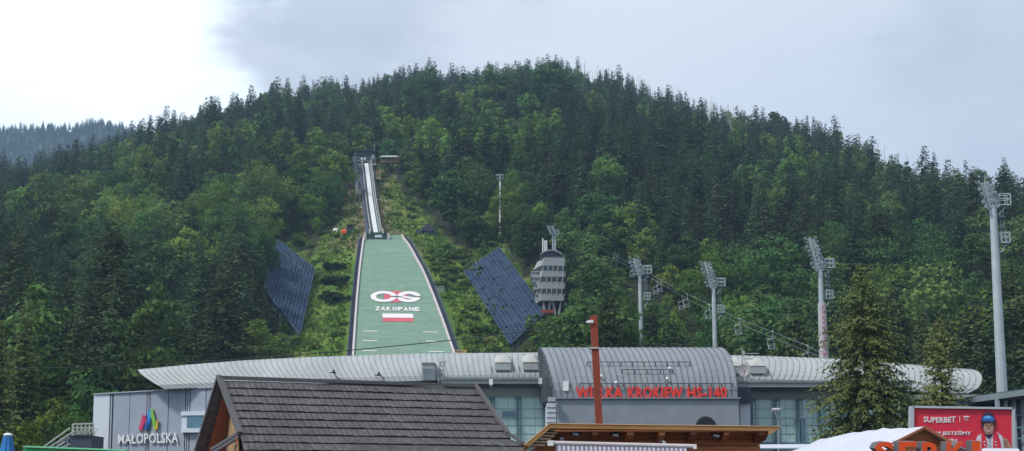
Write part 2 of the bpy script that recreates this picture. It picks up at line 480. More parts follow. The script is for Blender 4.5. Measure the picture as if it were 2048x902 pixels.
def spruce(seed, H, R, whorls, per, size, base=.10, droop=.35, power=.85, shaggy=1.0):
    rng = random.Random(seed); mb = MB(); V = mb.v; Fc = mb.f
    ph = rng.uniform(0, 6)
    for w in range(whorls):
        s = (w + rng.uniform(-.4, .4)) / whorls; s = min(.995, max(0, s))
        h0 = H * (base + (1 - base) * s)
        env = (1 - s) ** power * R + .12
        env *= 1 + .14 * math.sin(s * 21 + ph) + .1 * math.sin(s * 9 + ph * 2)
        if s < .12: env *= .6 + 3.3 * s
        for b in range(max(3, int(per * (1 - .55 * s)))):
            az = rng.uniform(0, 6.283); L = env * rng.uniform(.55, 1.18)
            if rng.random() < .06: L *= 1.25
            dx, dy = math.cos(az), math.sin(az)
            up = rng.uniform(-.05, .25) * (1 if s < .8 else 2)
            n = max(1, int(L / (size * .8)))
            for k in range(n):
                q = (k + rng.uniform(.3, 1)) / n
                if q < .25 and n > 3: continue
                r = L * q; z = h0 + L * (up * q - droop * q * q) + rng.uniform(-.08, .08)
                sz = size * rng.uniform(.6, 1.25) * (1.15 - .4 * q) * (.45 + .55 * (1 - s) ** .5)
                for side in (-1, 1):
                    # drooping spray: a kite leaving the branch sideways and outward
                    a2 = az + side * rng.uniform(.35, 1.2); ex, ey = math.cos(a2), math.sin(a2)
                    dz = -rng.uniform(.15, .95) * shaggy
                    px, py = -ey, ex; ww = sz * rng.uniform(.28, .5); tw = rng.uniform(-.5, .5)
                    c = (dx * r, dy * r, z)
                    i0 = len(V)
                    V.append(c)
                    V.append((c[0] + ex * sz * .5 + px * ww, c[1] + ey * sz * .5 + py * ww, c[2] + dz * sz * .35 + tw * ww))
                    V.append((c[0] + ex * sz * 1.1, c[1] + ey * sz * 1.1, c[2] + dz * sz))
                    V.append((c[0] + ex * sz * .5 - px * ww, c[1] + ey * sz * .5 - py * ww, c[2] + dz * sz * .35 - tw * ww))
                    Fc.append((i0, i0 + 1, i0 + 2, i0 + 3)); mb.m.append(0)
    return mb

def broad(seed, H, R, clumps, leaves, size, base=.22, tall=1.0):
    rng = random.Random(seed); mb = MB(); V = mb.v; Fc = mb.f; limbs = []
    cz = H * (base + (1 - base) * .5); hz = H * (1 - base) * .5
    for c in range(clumps):
        while True:
            x, y, z = (rng.uniform(-1, 1) for _ in range(3)); d = math.sqrt(x * x + y * y + z * z)
            if .35 < d < 1: break
        f = .86 if z < 0 else 1.0
        k = rng.uniform(.78, 1.1)
        wz = (1 - .35 * max(0, z) ** 2) * (1 - .25 * max(0, -z))
        cc = Vector((x * R * k * wz, y * R * k * wz, cz + z * hz * k * tall)); cr = R * rng.uniform(.22, .42)
        limbs.append(cc)
        for q in range(leaves):
            while True:
                a = Vector((rng.uniform(-1, 1), rng.uniform(-1, 1), rng.uniform(-.6, 1)))
                if a.length < 1: break
            a.normalize(); rr = cr * rng.uniform(.55, 1.12)
            p = cc + Vector((a.x * rr, a.y * rr, a.z * rr * .75))
            n = (a + Vector((rng.uniform(-.8, .8), rng.uniform(-.8, .8), rng.uniform(-.3, .9)))).normalized()
            t = n.cross(Vector((rng.uniform(-1, 1), rng.uniform(-1, 1), .3))).normalized(); b = n.cross(t)
            sz = size * rng.uniform(.5, 1.15); i0 = len(V)
            V += [tuple(p + t * sz * .6), tuple(p + b * sz * .38), tuple(p - t * sz * .6), tuple(p - b * sz * .38 - n * sz * .15)]
            Fc.append((i0, i0 + 1, i0 + 2, i0 + 3)); mb.m.append(0)
    return mb, limbs

def set_mesh(mb, name, mats):
    me = bpy.data.meshes.new(name); me.from_pydata(mb.v, [], mb.f)
    for k in mats: me.materials.append(M[k])
    me.polygons.foreach_set('material_index', mb.m); me.update(); return me

def trunk_mesh(name, H, r, limbs=None, seed=0):
    rng = random.Random(seed); t = MB(); trunk_geo(t, H * .97, r, 0, 0, rng)
    if limbs:
        for c in limbs[:14]:
            z0 = max(H * .15, c.z - Vector((c.x, c.y)).length * .9 - H * .08)
            t.tube((0, 0, min(z0, H * .8)), c, r * .35, .04, 5, 0, caps=False)
    return set_mesh(t, name, ['bark'])

SPR = []
for i, (H, R, pw) in enumerate([(22, 3.8, .7), (20, 3.1, .85), (23, 4.2, .62), (18, 3.3, .75), (21, 3.4, .9), (19, 4.0, .55)]):
    mb = spruce(10 + i, H, R, int(H * 2.9), 13, .62, base=.07 + .05 * (i % 3), power=pw)
    SPR.append((H, R, set_mesh(mb, 'crown', ['spruce_olive' if i in (2, 5) else 'spruce']), trunk_mesh('trunk', H, .26, seed=i)))
BRD = []
for i, (H, R) in enumerate([(18, 4.6), (16, 4.2), (20, 5.0), (15, 3.6), (19, 4.0)]):
    mb, limbs = broad(40 + i, H, R, 62, 46, .62, base=.12)
    BRD.append((H, R, set_mesh(mb, 'crown', ['beech']), trunk_mesh('trunk', H * .85, .24, limbs, i)))
BRL = []
for (H, R, c, t) in BRD:
    c2 = c.copy(); c2.materials[0] = M['beech_light']; BRL.append((H, R, c2, t))

def put_tree(spec, name, X, Y, s, label, group, rng, cat='tree', sink=.3):
    H, R, c, t = spec
    Z = ground(X, Y) - sink
    o = thing(name, (X, Y, Z), label, cat, group)
    for nm, me in (('crown', c), ('trunk', t)):
        q = bpy.data.objects.new(nm, me); COL.objects.link(q); q.parent = o
    o.rotation_euler = (rng.uniform(-.02, .02), rng.uniform(-.02, .02), rng.uniform(0, 6.28))
    w = s * rng.uniform(.95, 1.35) * (1.12 if cat == 'tree' and group is None else 1); o.scale = (w, w, s)
    return o

rng = random.Random(5)
def find_top(px, row, H):
    best = None; D = 150.
    while D < 830:
        u, _ = ray(px, row); Z = ground(u * D, D); x, y = proj(u * D, D, Z + H)
        if y <= row: return u * D, D
        D += 2
    return None
taken = []
def zone(px):
    for lim, nm in ((260, 'at the far left of the slope'), (520, 'left of the wind nets'),
                    (720, 'just left of the ski jump'), (1000, 'just right of the ski jump'), (1260, 'around the judges tower'),
                    (1500, 'by the two mid floodlight masts'), (1760, 'by the red lettered mast'), (9999, 'by the rightmost tall mast')):
        if px < lim: return nm
MARK = [  # px, top row, height, kind, label
 (640, 262, 20, 'L', 'bright green beech, high crown left of the start tower'), (602, 296, 18, 'L', 'light green beech two crowns left of the start tower'),
 (668, 300, 17, 'L', 'rounded light beech close beside the start tower'), (835, 318, 15, 'L', 'round pale green beech right of the in-run clearing'),
 (905, 338, 21, 'B', 'broad mid green beech on the clearing edge below the round pale beech'), (940, 415, 19, 'B', 'full green beech between the clearing and the thin light pole'),
 (1215, 312, 15, 'L', 'yellow green beech high on the slope above the judges tower'), (1262, 405, 17, 'L', 'yellow tinged feathery beech above the first floodlight mast'),
 (1294, 455, 14, 'L', 'small vivid green beech right behind the head of the first floodlight mast'), (1062, 412, 20, 'B', 'tall green beech behind the judges tower mast'),
 (1020, 425, 19, 'B', 'green beech behind the thin light pole and right net'), (1195, 378, 18, 'B', 'mid green beech up the slope right of the judges tower'),
 (1150, 450, 17, 'B', 'green beech right of the judges tower roof'), (378, 452, 21, 'L', 'large light green beech left of the left wind net'),
 (335, 478, 19, 'B', 'mid green beech beside the large light beech left of the nets'), (215, 390, 18, 'L', 'light beech halfway up the left slope'),
 (240, 448, 16, 'L', 'bright beech below the halfway light beech on the left slope'), (48, 372, 20, 'L', 'pale green beech near the left picture edge'),
 (75, 340, 16, 'L', 'small yellow green beech high at the far left'), (520, 328, 19, 'L', 'light green beech high on the slope left of the start tower'),
 (222, 500, 20, 'B', 'dull green beech low on the left slope'), (440, 642, 15, 'B', 'dense green beech above the left end of the long roof'),
 (520, 640, 14, 'L', 'vivid small beech at the bottom corner of the left net'), (306, 668, 15, 'B', 'bushy green tree right behind the pointed roof tip'),
 (345, 690, 11, 'B', 'low green tree behind the left roof tip'), (1342, 622, 13, 'L', 'bright green tree behind the grey vault between two masts'),
 (1305, 590, 14, 'B', 'green tree right of the first floodlight mast'), (1602, 662, 11, 'L', 'light green tree behind the right roof by the lower chairs'),
 (1105, 122, 24, 'B', 'large round crowned tree standing highest on the ridge'), (850, 136, 22, 'B', 'broad beech on the ridge left of the summit'),
 (985, 140, 21, 'B', 'round beech on the ridge just left of the summit tree'), (652, 156, 19, 'B', 'round beech on the left shoulder of the ridge'),
 (1545, 222, 19, 'B', 'flat topped beech on the right ridge line'), (905, 142, 20, 'S', 'pointed spruce on the ridge between beeches'),
 (461, 190, 20, 'S', 'thin pointed spruce poking over the left ridge line'), (375, 210, 20, 'S', 'lone pointed spruce on the left ridge line'),
 (1345, 172, 21, 'S', 'dark spruce on the ridge among bare trunks'), (1085, 135, 21, 'S', 'dark spruce beside the large summit tree'),
 (1205, 142, 20, 'S', 'dark spruce on the ridge right of the summit'), (1900, 312, 19, 'S', 'wide dark spruce on the ridge at right'), (1960, 318, 19, 'S', 'tall dark spruce on the ridge beside the right mast head'),
 (1840, 305, 18, 'S', 'narrow spruce on the right ridge line'), (2032, 332, 19, 'S', 'dark spruce on the ridge at the right picture edge'),
 (1915, 590, 20, 'S', 'full green spruce standing left of the rightmost mast'), (130, 615, 18, 'S', 'brownish spruce low at the left edge of the woods'),
 (1175, 560, 17, 'S', 'dark spruce partly hiding the right side of the judges tower'), (1010, 150, 18, 'B', 'small beech on the ridge near the summit'),
 (1370, 470, 17, 'B', 'green beech between the two mid floodlight masts'), (430, 300, 17, 'B', 'mid green beech on the upper left slope'), (1700, 640, 14, 'B', 'green tree low behind the large front spruce'),
]
for px, row, H, kd, lab in MARK:
    spec = rng.choice({'L': BRL, 'B': BRD, 'S': SPR}[kd])
    if row < 240 and kd == 'B': H *= 1.25
    r = None
    for tries in range(10):
        q = find_top(px, row, H * .97)
        if q and not blocked(q[0], q[1], ground(*q), H, spec[1] * H / spec[0] * .8): r = q; break
        H *= .9
    if not r: print('NOSPOT', px, row); continue
    X, Y = r
    nm = 'spruce_tree' if kd == 'S' else 'beech_tree'
    put_tree(spec, nm, X, Y, H / spec[0], lab, None, rng)
    taken.append((X, Y))

cand = []
Y = 138.
while Y < 840:
    sp = 7.8 if Y < 230 else 6.6 if Y < 330 else 7.3
    n = int(Y * 1.06 / sp)
    for i in range(n):
        y = Y + rng.uniform(-.48, .48) * sp; x = (-.53 * Y) + (i + rng.uniform(.05, .95)) * sp
        cand.append((x, y))
    Y += sp
near, far = [], []
for x, y in cand:
    px0 = 1024 + F * x / y
    dr = float(np.interp(px0, DRX, DRV))
    if y > dr + 22: continue
    if y < 240 and -42 < x < 2: continue
    if y < 150 and x > -40: continue
    if any((x - a) ** 2 + (y - b) ** 2 < 12 for a, b in taken): continue
    if any((x - a) ** 2 + (y - b) ** 2 < 9 for a, b in ((19, 180), (30, 180), (38.8, 155), (50, 125))): continue
    z = ground(x, y)
    nb = noise.noise((x * .016, y * .016, 7.7)) + .5 * noise.noise((x * .05, y * .05, 2.7))
    isb = nb > .09 + rng.uniform(-.28, .28)
    if -45 < x < 15 and 470 > y > 370: isb = isb or rng.random() < .25
    if y > dr - 150 and 560 < px0 < 1120: isb = isb or rng.random() < .4
    s = rng.uniform(.62, 1.22)
    if y < 230: s *= 1.2
    if isb: s *= .92
    if y > dr - 60: s *= rng.uniform(.65, 1.12)
    if blocked(x, y, z, 21 * s, 3.6 * s):
        s *= .6
        if blocked(x, y, z, 20 * s, 3.4 * s):
            s *= .6
            if blocked(x, y, z, 20 * s, 3.4 * s): continue
    # bare patch of dead trunks near the ridge, right of the summit
    if 1125 < px0 < 1480 and y > dr - 125 * min(1, (px0 - 1110) / 60) and rng.random() < .86: continue
    (near if y < 330 else far).append((x, y, s, isb, nb))
near.sort(key=lambda q: q[1])
cs = cb = 0
for x, y, s, isb, nb in near + far:
    if isb and cb >= 250 or (not isb and cs >= 285): continue
    px = proj(x, y, ground(x, y) + 10)[0]
    if not -30 < px < 2078: continue
    if isb:
        cb += 1; lt = nb > .42 or rng.random() < .2
        put_tree(rng.choice(BRL if lt else BRD), 'beech_tree', x, y, s,
                 ('light green' if lt else 'mid green') + ' beech among the trees ' + zone(px), ('light' if lt else 'green') + ' beeches ' + zone(px), rng)
    else:
        cs += 1
        put_tree(rng.choice(SPR), 'spruce_tree', x, y, s, 'dark green spruce among the trees ' + zone(px), 'spruces ' + zone(px), rng)
    taken.append((x, y))
tk = set(taken)
rest = [q for q in near + far if (q[0], q[1]) not in tk]

# far woods: one mass of each kind, built by instancing low trees on points
def scatter(name, pts, specs, label):
    me = bpy.data.meshes.new(name); me.from_pydata([p[:3] for p in pts], [], [])
    for nm, tp, k in (('rot', 'FLOAT', 3), ('scl', 'FLOAT', 4), ('idx', 'INT', 5)):
        a = me.attributes.new(nm, tp, 'POINT'); a.data.foreach_set('value', [p[k] for p in pts])
    o = bpy.data.objects.new(name, me); COL.objects.link(o); tag(o, label, 'forest', kind='stuff')
    ng = bpy.data.node_groups.new(name, 'GeometryNodeTree')
    ng.interface.new_socket('Geometry', in_out='INPUT', socket_type='NodeSocketGeometry')
    ng.interface.new_socket('Geometry', in_out='OUTPUT', socket_type='NodeSocketGeometry')
    n, l = ng.nodes, ng.links
    gi, go = n.new('NodeGroupInput'), n.new('NodeGroupOutput')
    iop = n.new('GeometryNodeInstanceOnPoints'); jn = n.new('GeometryNodeJoinGeometry')
    for mesh in specs:
        q = bpy.data.objects.new('forest_tree', mesh)
        oi = n.new('GeometryNodeObjectInfo'); oi.inputs['Object'].default_value = q; oi.inputs['As Instance'].default_value = True
        l.new(oi.outputs['Geometry'], jn.inputs[0])
    l.new(gi.outputs[0], iop.inputs['Points']); l.new(jn.outputs[0], iop.inputs['Instance'])
    iop.inputs['Pick Instance'].default_value = True
    def att(nm, tp):
        a = n.new('GeometryNodeInputNamedAttribute'); a.data_type = tp; a.inputs['Name'].default_value = nm
        return next(s for s in a.outputs if s.enabled and s.name == 'Attribute')
    cx = n.new('ShaderNodeCombineXYZ'); l.new(att('rot', 'FLOAT'), cx.inputs['Z'])
    er = n.new('FunctionNodeEulerToRotation'); l.new(cx.outputs[0], er.inputs[0]); l.new(er.outputs[0], iop.inputs['Rotation'])
    l.new(att('scl', 'FLOAT'), iop.inputs['Scale']); l.new(att('idx', 'INT'), iop.inputs['Instance Index'])
    l.new(iop.outputs[0], go.inputs[0])
    md = o.modifiers.new('scatter', 'NODES'); md.node_group = ng
    return o

FS_, FB_, FL_ = [], [], []
for i, (H, R, pw) in enumerate([(21, 3.6, .65), (19, 3.0, .8), (22, 4.1, .55), (18, 3.3, .7), (20, 3.2, .9)]):
    mb = spruce(70 + i, H, R, int(H * 2.3), 11, .85, base=.18, power=pw)
    trunk_geo(mb, H * .95, .22, 1, 0, random.Random(i)); FS_.append(set_mesh(mb, 'forest_conifer', ['spruce_olive' if i in (1, 4) else 'spruce', 'bark']))
for i, (H, R) in enumerate([(17, 4.2), (15, 3.8), (18, 4.4), (15, 3.4)]):
    mb, _ = broad(90 + i, H, R, 44, 26, .95, base=.16); trunk_geo(mb, H * .8, .22, 1, 0, random.Random(i))
    FB_.append(set_mesh(mb, 'forest_broadleaf', ['beech', 'bark']))
    m2 = FB_[-1].copy(); m2.materials[0] = M['beech_light']; FL_.append(m2)
ps, pb = [], []
for x, y, s, isb, nb in rest:
    z = ground(x, y) - .3
    if isb: pb.append((x, y, z, rng.uniform(0, 6.28), s, rng.randrange(4) + (4 if nb > .36 or rng.random() < .14 else 0)))
    else: ps.append((x, y, z, rng.uniform(0, 6.28), s, rng.randrange(5)))
scatter('conifer_forest', ps, FS_, 'dense dark spruce woods covering the whole hill up to the ridge')
scatter('broadleaf_forest', pb, FB_ + FL_, 'patches of lighter beech woods mixed into the hillside spruces')
pf = []
for k in range(10000):
    x = rng.uniform(-1150, -300); y = 1800 - 460 * rng.random() ** 1.5
    pf.append((x, y, far_z(x, y) - .5, rng.uniform(0, 6.28), rng.uniform(.5, .9), rng.randrange(5)))
scatter('distant_forest', pf, FS_, 'bluish hazy spruce woods on the distant hill at far left')
print('TREES', cs, cb, len(ps), len(pb))

# dead trunks on the ridge
dv = []
for i in range(4):
    r2 = random.Random(300 + i); t = MB(); H = 17
    trunk_geo(t, H, .42, 0, r2.uniform(-.02, .02), r2)
    for k in range(26):
        h = H * r2.uniform(.35, .95); a = r2.uniform(0, 6.28); L = r2.uniform(.4, 1.3) * (1.1 - h / H)
        t.tube((0, 0, h), (math.cos(a) * L, math.sin(a) * L, h + L * r2.uniform(-.3, .3)), .05, .02, 4, 0, caps=False)
    dv.append(set_mesh(t, 'dead_tree', ['dead']))
nd = 0
spots = [(rng.uniform(1125, 1490), rng.uniform(-5, 120), rng.uniform(.65, 1.3)) for _ in range(190)] + \
        [(px, 3, 1.1) for px in (712, 728, 606, 1620, 1648, 1790, 1770, 1812, 1835, 1500, 1575)] + [(rng.uniform(1850, 2000), rng.uniform(10, 60), 1) for _ in range(6)]
for px, back, s in spots:
    dr = float(np.interp(px, DRX, DRV)); D = dr - back; x = (px - 1024) / F * D * 1.0
    z = ground(x, D)
    o = bpy.data.objects.new('dead_tree', dv[rng.randrange(4)]); COL.objects.link(o)
    o.location = (x, D, z - .3); o.rotation_euler = (rng.uniform(-.05, .05), rng.uniform(-.05, .05), rng.uniform(0, 6)); o.scale = (1, 1, s * 1.15)
    if 1125 < px < 1500: tag(o, 'bare grey dead trunk in the thinned strip right of the summit', 'dead tree', 'dead trunks right of the summit')
    elif px > 1840: tag(o, 'bare grey dead trunk on the ridge beside the tall right mast', 'dead tree', 'dead trunks by the right mast')
    else: tag(o, 'single bare dead trunk sticking up from the %s ridge line' % ('left' if px < 800 else 'right'), 'dead tree', 'lone dead trunks on the %s ridge' % ('left' if px < 800 else 'right'))

# hero trees in front of / beside the building
def hero(mb, H, r, X, Y, Z, name, label, m):
    o = thing(name, (X, Y, Z), label, 'tree')
    c = bpy.data.objects.new('crown', set_mesh(mb, 'crown', [m])); COL.objects.link(c); c.parent = o
    t = bpy.data.objects.new('trunk', trunk_mesh('trunk', H, r)); COL.objects.link(t); t.parent = o
q = P(1733, 900, 78); H = P(1733, 524, 78).z
hero(spruce(501, H, 4.8, 105, 26, .28, base=.0, droop=.30, power=.62, shaggy=1.5), H, .25, q.x, 78, 0, 'spruce_tree', 'large brownish green spruce in front of the right end of the stadium building', 'spruce_warm')
q = P(1887, 900, 92); H = P(1887, 632, 92).z
hero(spruce(502, H, 3.0, 80, 26, .34, base=.05, droop=.15, power=.6, shaggy=1.0), H, .2, q.x, 92, 0, 'larch_tree', 'thin yellow green larch in front of the rounded right roof end', 'larch')
for px, row, D, R, lab in ((42, 578, 135, 3.6, 'tall soft green larch at the left picture edge'), (-12, 640, 120, 3.0, 'soft green larch cut by the left picture edge')):
    q = P(px, 900, D); H = P(px, row, D).z
    hero(spruce(510 + px, H, R, 84, 18, .55, base=.05, droop=.12, power=.75, shaggy=.9), H, .25, q.x, D, 0, 'larch_tree', lab, 'larch')
for px, row, D, R, lab in ((135, 615, 142, 3.4, 'brownish spruce next to the left edge larch'), (215, 545, 150, 3.8, 'tall dark spruce above the left wall of the stadium building'), (300, 560, 158, 3.4, 'dark spruce standing behind the pointed left roof tip')):
    q = P(px, 900, D); H = P(px, row, D).z
    hero(spruce(520 + px, H, R, 64, 14, .6, base=.05, droop=.35, power=.8, shaggy=1.2), H, .25, q.x, D, 0, 'spruce_tree', lab, 'spruce_warm' if px == 135 else 'spruce')
for px, row, D, lab in ((8, 838, 78, 'light green bush behind the blue parasol'), (95, 790, 118, 'green bush left of the stadium steps'), (150, 800, 122, 'green bush above the stadium handrails')):
    q = P(px, 900, D); H = P(px, row, D).z
    mb, lb = broad(600 + px, H, 2.8, 40, 50, .42, base=.0)
    o = thing('bush', (q.x, D, 0), lab, 'bush')
    c = bpy.data.objects.new('foliage', set_mesh(mb, 'foliage', ['shrub'])); COL.objects.link(c); c.parent = o
    c = bpy.data.objects.new('stem', trunk_mesh('stem', H * .6, .08, lb)); COL.objects.link(c); c.parent = o

# shrubs in the clearing
SH = []
for i in range(4):
    mb, _ = broad(700 + i, 2.0, 1.5, 12, 26, .42, base=.0); SH.append(mb)
shm = [set_mesh(m_, 'shrub', ['shrub']) for m_ in SH]; pnm = [set_mesh(m_, 'dwarf_pine', ['pine_shrub']) for m_ in SH]
def shrub(px, row, s, pine, label, group):
    p = hit(px, row)
    o = bpy.data.objects.new('dwarf_pine' if pine else 'shrub', rng.choice(pnm if pine else shm)); COL.objects.link(o)
    o.location = p - Vector((0, 0, .25)); o.rotation_euler = (0, 0, rng.uniform(0, 6)); o.scale = (s * 1.3, s * 1.3, s)
    tag(o, label, 'shrub', group)
for row, w in ((543, 5), (575, 7), (605, 8)):
    for k in range(w):
        shrub(648 + 38 * (k + .5) / w + (605 - row) * .08 + rng.uniform(-3, 3), row + rng.uniform(-4, 4), rng.uniform(.8, 1.2), True,
              'dark dwarf pine in the %s dark patch left of the landing slope' % {543: 'upper', 575: 'middle', 605: 'lower'}[row], 'dwarf pines of the %s patch' % {543: 'upper', 575: 'middle', 605: 'lower'}[row])
k = 0
while k < 120:
    px, row = rng.uniform(845, 1015), rng.uniform(490, 716)
    if not inpoly(px, row, CLEAR): continue
    xr = np.interp(row, jrow, [r[2] for r in JR])
    if px < xr + 14: continue
    if row > 560 and px < xr + 50 and rng.random() < .7: continue
    shrub(px, row, rng.uniform(.4, 1.25), False, 'green shrub on the grass between the landing slope and the right net', 'shrubs right of the landing slope'); k += 1
for _ in range(12):
    shrub(rng.uniform(615, 698), rng.uniform(470, 545), rng.uniform(.3, .7), False, 'small green shrub on the meadow below the orange tent', 'shrubs between the left net and the slope')
for _ in range(9):
    shrub(rng.uniform(590, 690), rng.uniform(650, 716), rng.uniform(.35, .8), False, 'low shrub on the yellowish grass under the left net', 'shrubs below the left net')
for _ in range(40):
    px, row = rng.uniform(752, 850), rng.uniform(340, 450)
    if inpoly(px, row, CLEAR) and px > np.interp(row, [348, 468], [752, 778]): shrub(px, row, rng.uniform(.35, .8), False, 'low shrub on the slope right of the in-run', 'shrubs right of the in-run')

for _ in range(36):
    px, row = rng.uniform(1062, 1160), rng.uniform(655, 716)
    shrub(px, row, rng.uniform(.6, 1.5), False, 'green shrub under the legs of the judges tower', 'shrubs below the judges tower')
for _ in range(40):
    px, row = rng.uniform(940, 1012), rng.uniform(405, 500)
    shrub(px, row, rng.uniform(.8, 1.7), False, 'green shrub on the wooded bank behind the right wind net', 'shrubs behind the right wind net')
up_ = []
while len(up_) < 1500:
    x, y = rng.uniform(-115, 80), rng.uniform(150, 430)
    if y < 240 and -45 < x < 0: continue
    z = ground(x, y); px, py = proj(x, y, z)
    if inpoly(px, py, CLEAR) or blocked(x, y, z, 2.6, 1.5): continue
    up_.append((x, y, z - .3, rng.uniform(0, 6.28), rng.uniform(.6, 1.7), rng.randrange(4)))
scatter('undergrowth', up_, shm, 'low leafy undergrowth along the wood edges around the ski jump')
# grass of the clearing
gv, gf = [], []
cnt = 0
while cnt < 52000:
    x = rng.uniform(-72, 30); y = rng.uniform(215, 392)
    if y < 312:
        xl, xr = np.interp(y, jY, jXL) - 2.2, np.interp(y, jY, jXR) + 2.6
    else:
        xl, xr = np.interp(y, iY, iXL) - 1.5, np.interp(y, iY, iXR) + 1.5
    cnt += 1
    if xl < x < xr: continue
    if y > 305 and rng.random() < .35: continue
    z = ground(x, y); px, py = proj(x, y, z)
    if not inpoly(px, py, CLEAR): continue
    cl = noise.noise((x * .25, y * .25, 4.4))
    h = rng.uniform(.25, .6) * (1.2 + 1.1 * cl); a = rng.uniform(0, 6.28); w = rng.uniform(.18, .42)
    if h < .15: continue
    i0 = len(gv); ca, sa = math.cos(a) * w, math.sin(a) * w; tx, ty = rng.uniform(-.3, .3), rng.uniform(-.3, .3)
    gv += [(x - ca, y - sa, z - .05), (x + ca, y + sa, z - .05), (x + ca * .9 + tx, y + sa * .9 + ty, z + h), (x - ca * .9 + tx, y - sa * .9 + ty, z + h * .8)]
    gf.append((i0, i0 + 1, i0 + 2, i0 + 3))
mb = MB(); mb.v = gv; mb.f = gf; mb.m = [0] * len(gf)
tag(mb.build('grass', 'grass_blade'), 'rough green and yellow grass on the cleared slope around the ski jump', 'grass', kind='stuff')
# ---------------------------------------------------------------- ski jump
def rowD(row): return float(np.interp(row, jrow, jD))
def S(px, row, lift=.05):
    p = P(px, row, rowD(row)); return Vector((p.x, p.y - lift * .5, p.z + lift))

jump = thing('ski_jump', P(815, 718, 241), 'large ski jump with green plastic landing slope, white marks and a white in-run track', 'ski jump')
rows = np.concatenate([np.linspace(470, 560, 19), np.linspace(565, 800, 30)])
mb = MB(); V = []; n = 14
for r in rows:
    xl = float(np.interp(r, jrow, [q[1] for q in JR])); xr = float(np.interp(r, jrow, [q[2] for q in JR]))
    for i in range(n + 1): V.append(P(xl + (xr - xl) * i / n, r, rowD(r)))
mb.mesh(V, [(j * (n + 1) + i, (j + 1) * (n + 1) + i, (j + 1) * (n + 1) + i + 1, j * (n + 1) + i + 1) for j in range(len(rows) - 1) for i in range(n)])
mb.build('landing_slope', 'mat_green', jump, smooth=True)
def edge(col, row, off):
    r = float(np.interp(row, jrow, [q[col] for q in JR])); D = rowD(row); p = P(r, row, D)
    return Vector((p.x + off, p.y, p.z))
er = np.linspace(472, 800, 60)
for col, s in ((1, -1), (2, 1)):
    b = MB()
    for r0, r1 in zip(er[:-1], er[1:]):
        a, c = edge(col, r0, 0), edge(col, r1, 0)
        b.hull8([a + Vector((-.22, 0, -.1)), a + Vector((.22, 0, -.1)), c + Vector((.22, 0, -.1)), c + Vector((-.22, 0, -.1)),
                 a + Vector((-.22, 0, .55)), a + Vector((.22, 0, .55)), c + Vector((.22, 0, .55)), c + Vector((-.22, 0, .55))])
    b.build('side_board', 'board', jump)
    st = MB(); k = 0
    pr = np.linspace(476, 795, 210)
    for r0, r1 in zip(pr[:-1], pr[1:]):
        a, c = edge(col, r0, s * .35), edge(col, r1, s * .35); w = Vector((s * .68, 0, 0)); z = Vector((0, 0, .12)); lo = Vector((0, 0, -.5))
        pts = [a, a + w, c + w, c] if s < 0 else [a, a + w, c + w, c]
        st.hull8([q + lo for q in (a, a + w, Vector((c.x, c.y, a.z)) + w, Vector((c.x, c.y, a.z)))] + [q + z for q in (a, a + w, Vector((c.x, c.y, a.z)) + w, Vector((c.x, c.y, a.z)))])
    sob = st.build('stairway', 'stair', jump)
    rl = MB(); prev = None
    for r in np.linspace(476, 795, 56):
        a = edge(col, r, s * 1.08); t_ = a + Vector((0, 0, 1.1)); rl.beam(a, t_, .07)
        if prev is not None:
            rl.beam(prev, t_, .07); rl.beam(prev - Vector((0, 0, .5)), t_ - Vector((0, 0, .5)), .05)
        prev = t_
    rl.build('handrail', 'netsteel', sob)

# markings on the slope (thin painted sheets following it)
def slope_poly(mb, pts, m, lift): mb.mesh([S(x, y, lift) for x, y in pts], [tuple(range(len(pts)))], m)
mk = MB()
for x0, x1, y in ((726, 755, 662.5), (725, 754, 681.5), (724, 754, 702), (846, 875, 664.5), (852, 882, 683), (858, 888, 703.5)):
    slope_poly(mk, [(x0, y - .6), (x1, y - .5), (x1, y + .8), (x0, y + .7)], 0, .06)
mk.build('distance_line', 'paintw', jump)
fl = MB()
for r0, r1, m_ in ((627.5, 631.5, 0), (631.5, 635.5, 0), (635.6, 639.5, 1), (639.5, 643.5, 1)):
    slope_poly(fl, [(765, r0), (826, r0 + .5), (827, r1 + .5), (765.5, r1)], m_, .06)
fl.build('flag_marking', ['paintw', 'paintr'], jump)
lt = MB()
for i, ch in enumerate('ZAKOPANE'):
    x0 = 750.5 + i * 11.25
    v, f = text_geo(ch, .045)
    lt.mesh([S(x0 + a * 9.6, 621.3 + i * .17 - b * 7.6, .07) for a, b in v], f, 0)
lg = MB()
def ell(cx, cy, rx, ry, a): a = math.radians(a); return (cx + rx * math.cos(a), cy - ry * math.sin(a))
def band(cx, cy, ro, ri, a0, a1, m, lift, n=28):
    for i in range(n):
        p, q = a0 + (a1 - a0) * i / n, a0 + (a1 - a0) * (i + 1) / n
        slope_poly(lg, [ell(cx, cy, *ri, p), ell(cx, cy, *ro, p), ell(cx, cy, *ro, q), ell(cx, cy, *ri, q)], m, lift)
def disc(cx, cy, r, m, lift, a0=0, a1=360, n=24):
    for i in range(n):
        p, q = a0 + (a1 - a0) * i / n, a0 + (a1 - a0) * (i + 1) / n
        slope_poly(lg, [(cx, cy), ell(cx, cy, *r, p), ell(cx, cy, *r, q)], m, lift)
disc(791, 593.7, (24, 11.6), 1, .06)                       # red disc between the two letters
for sg in (-1, 1):                                          # green gap in its middle
    slope_poly(lg, [(780, 592.6), (791, 589.5), (803, 592.6), (791, 596.5)], 2, .09)
band(767.5, 594, (26.5, 11), (15.5, 6.0), 9, 351, 0, .12)   # C
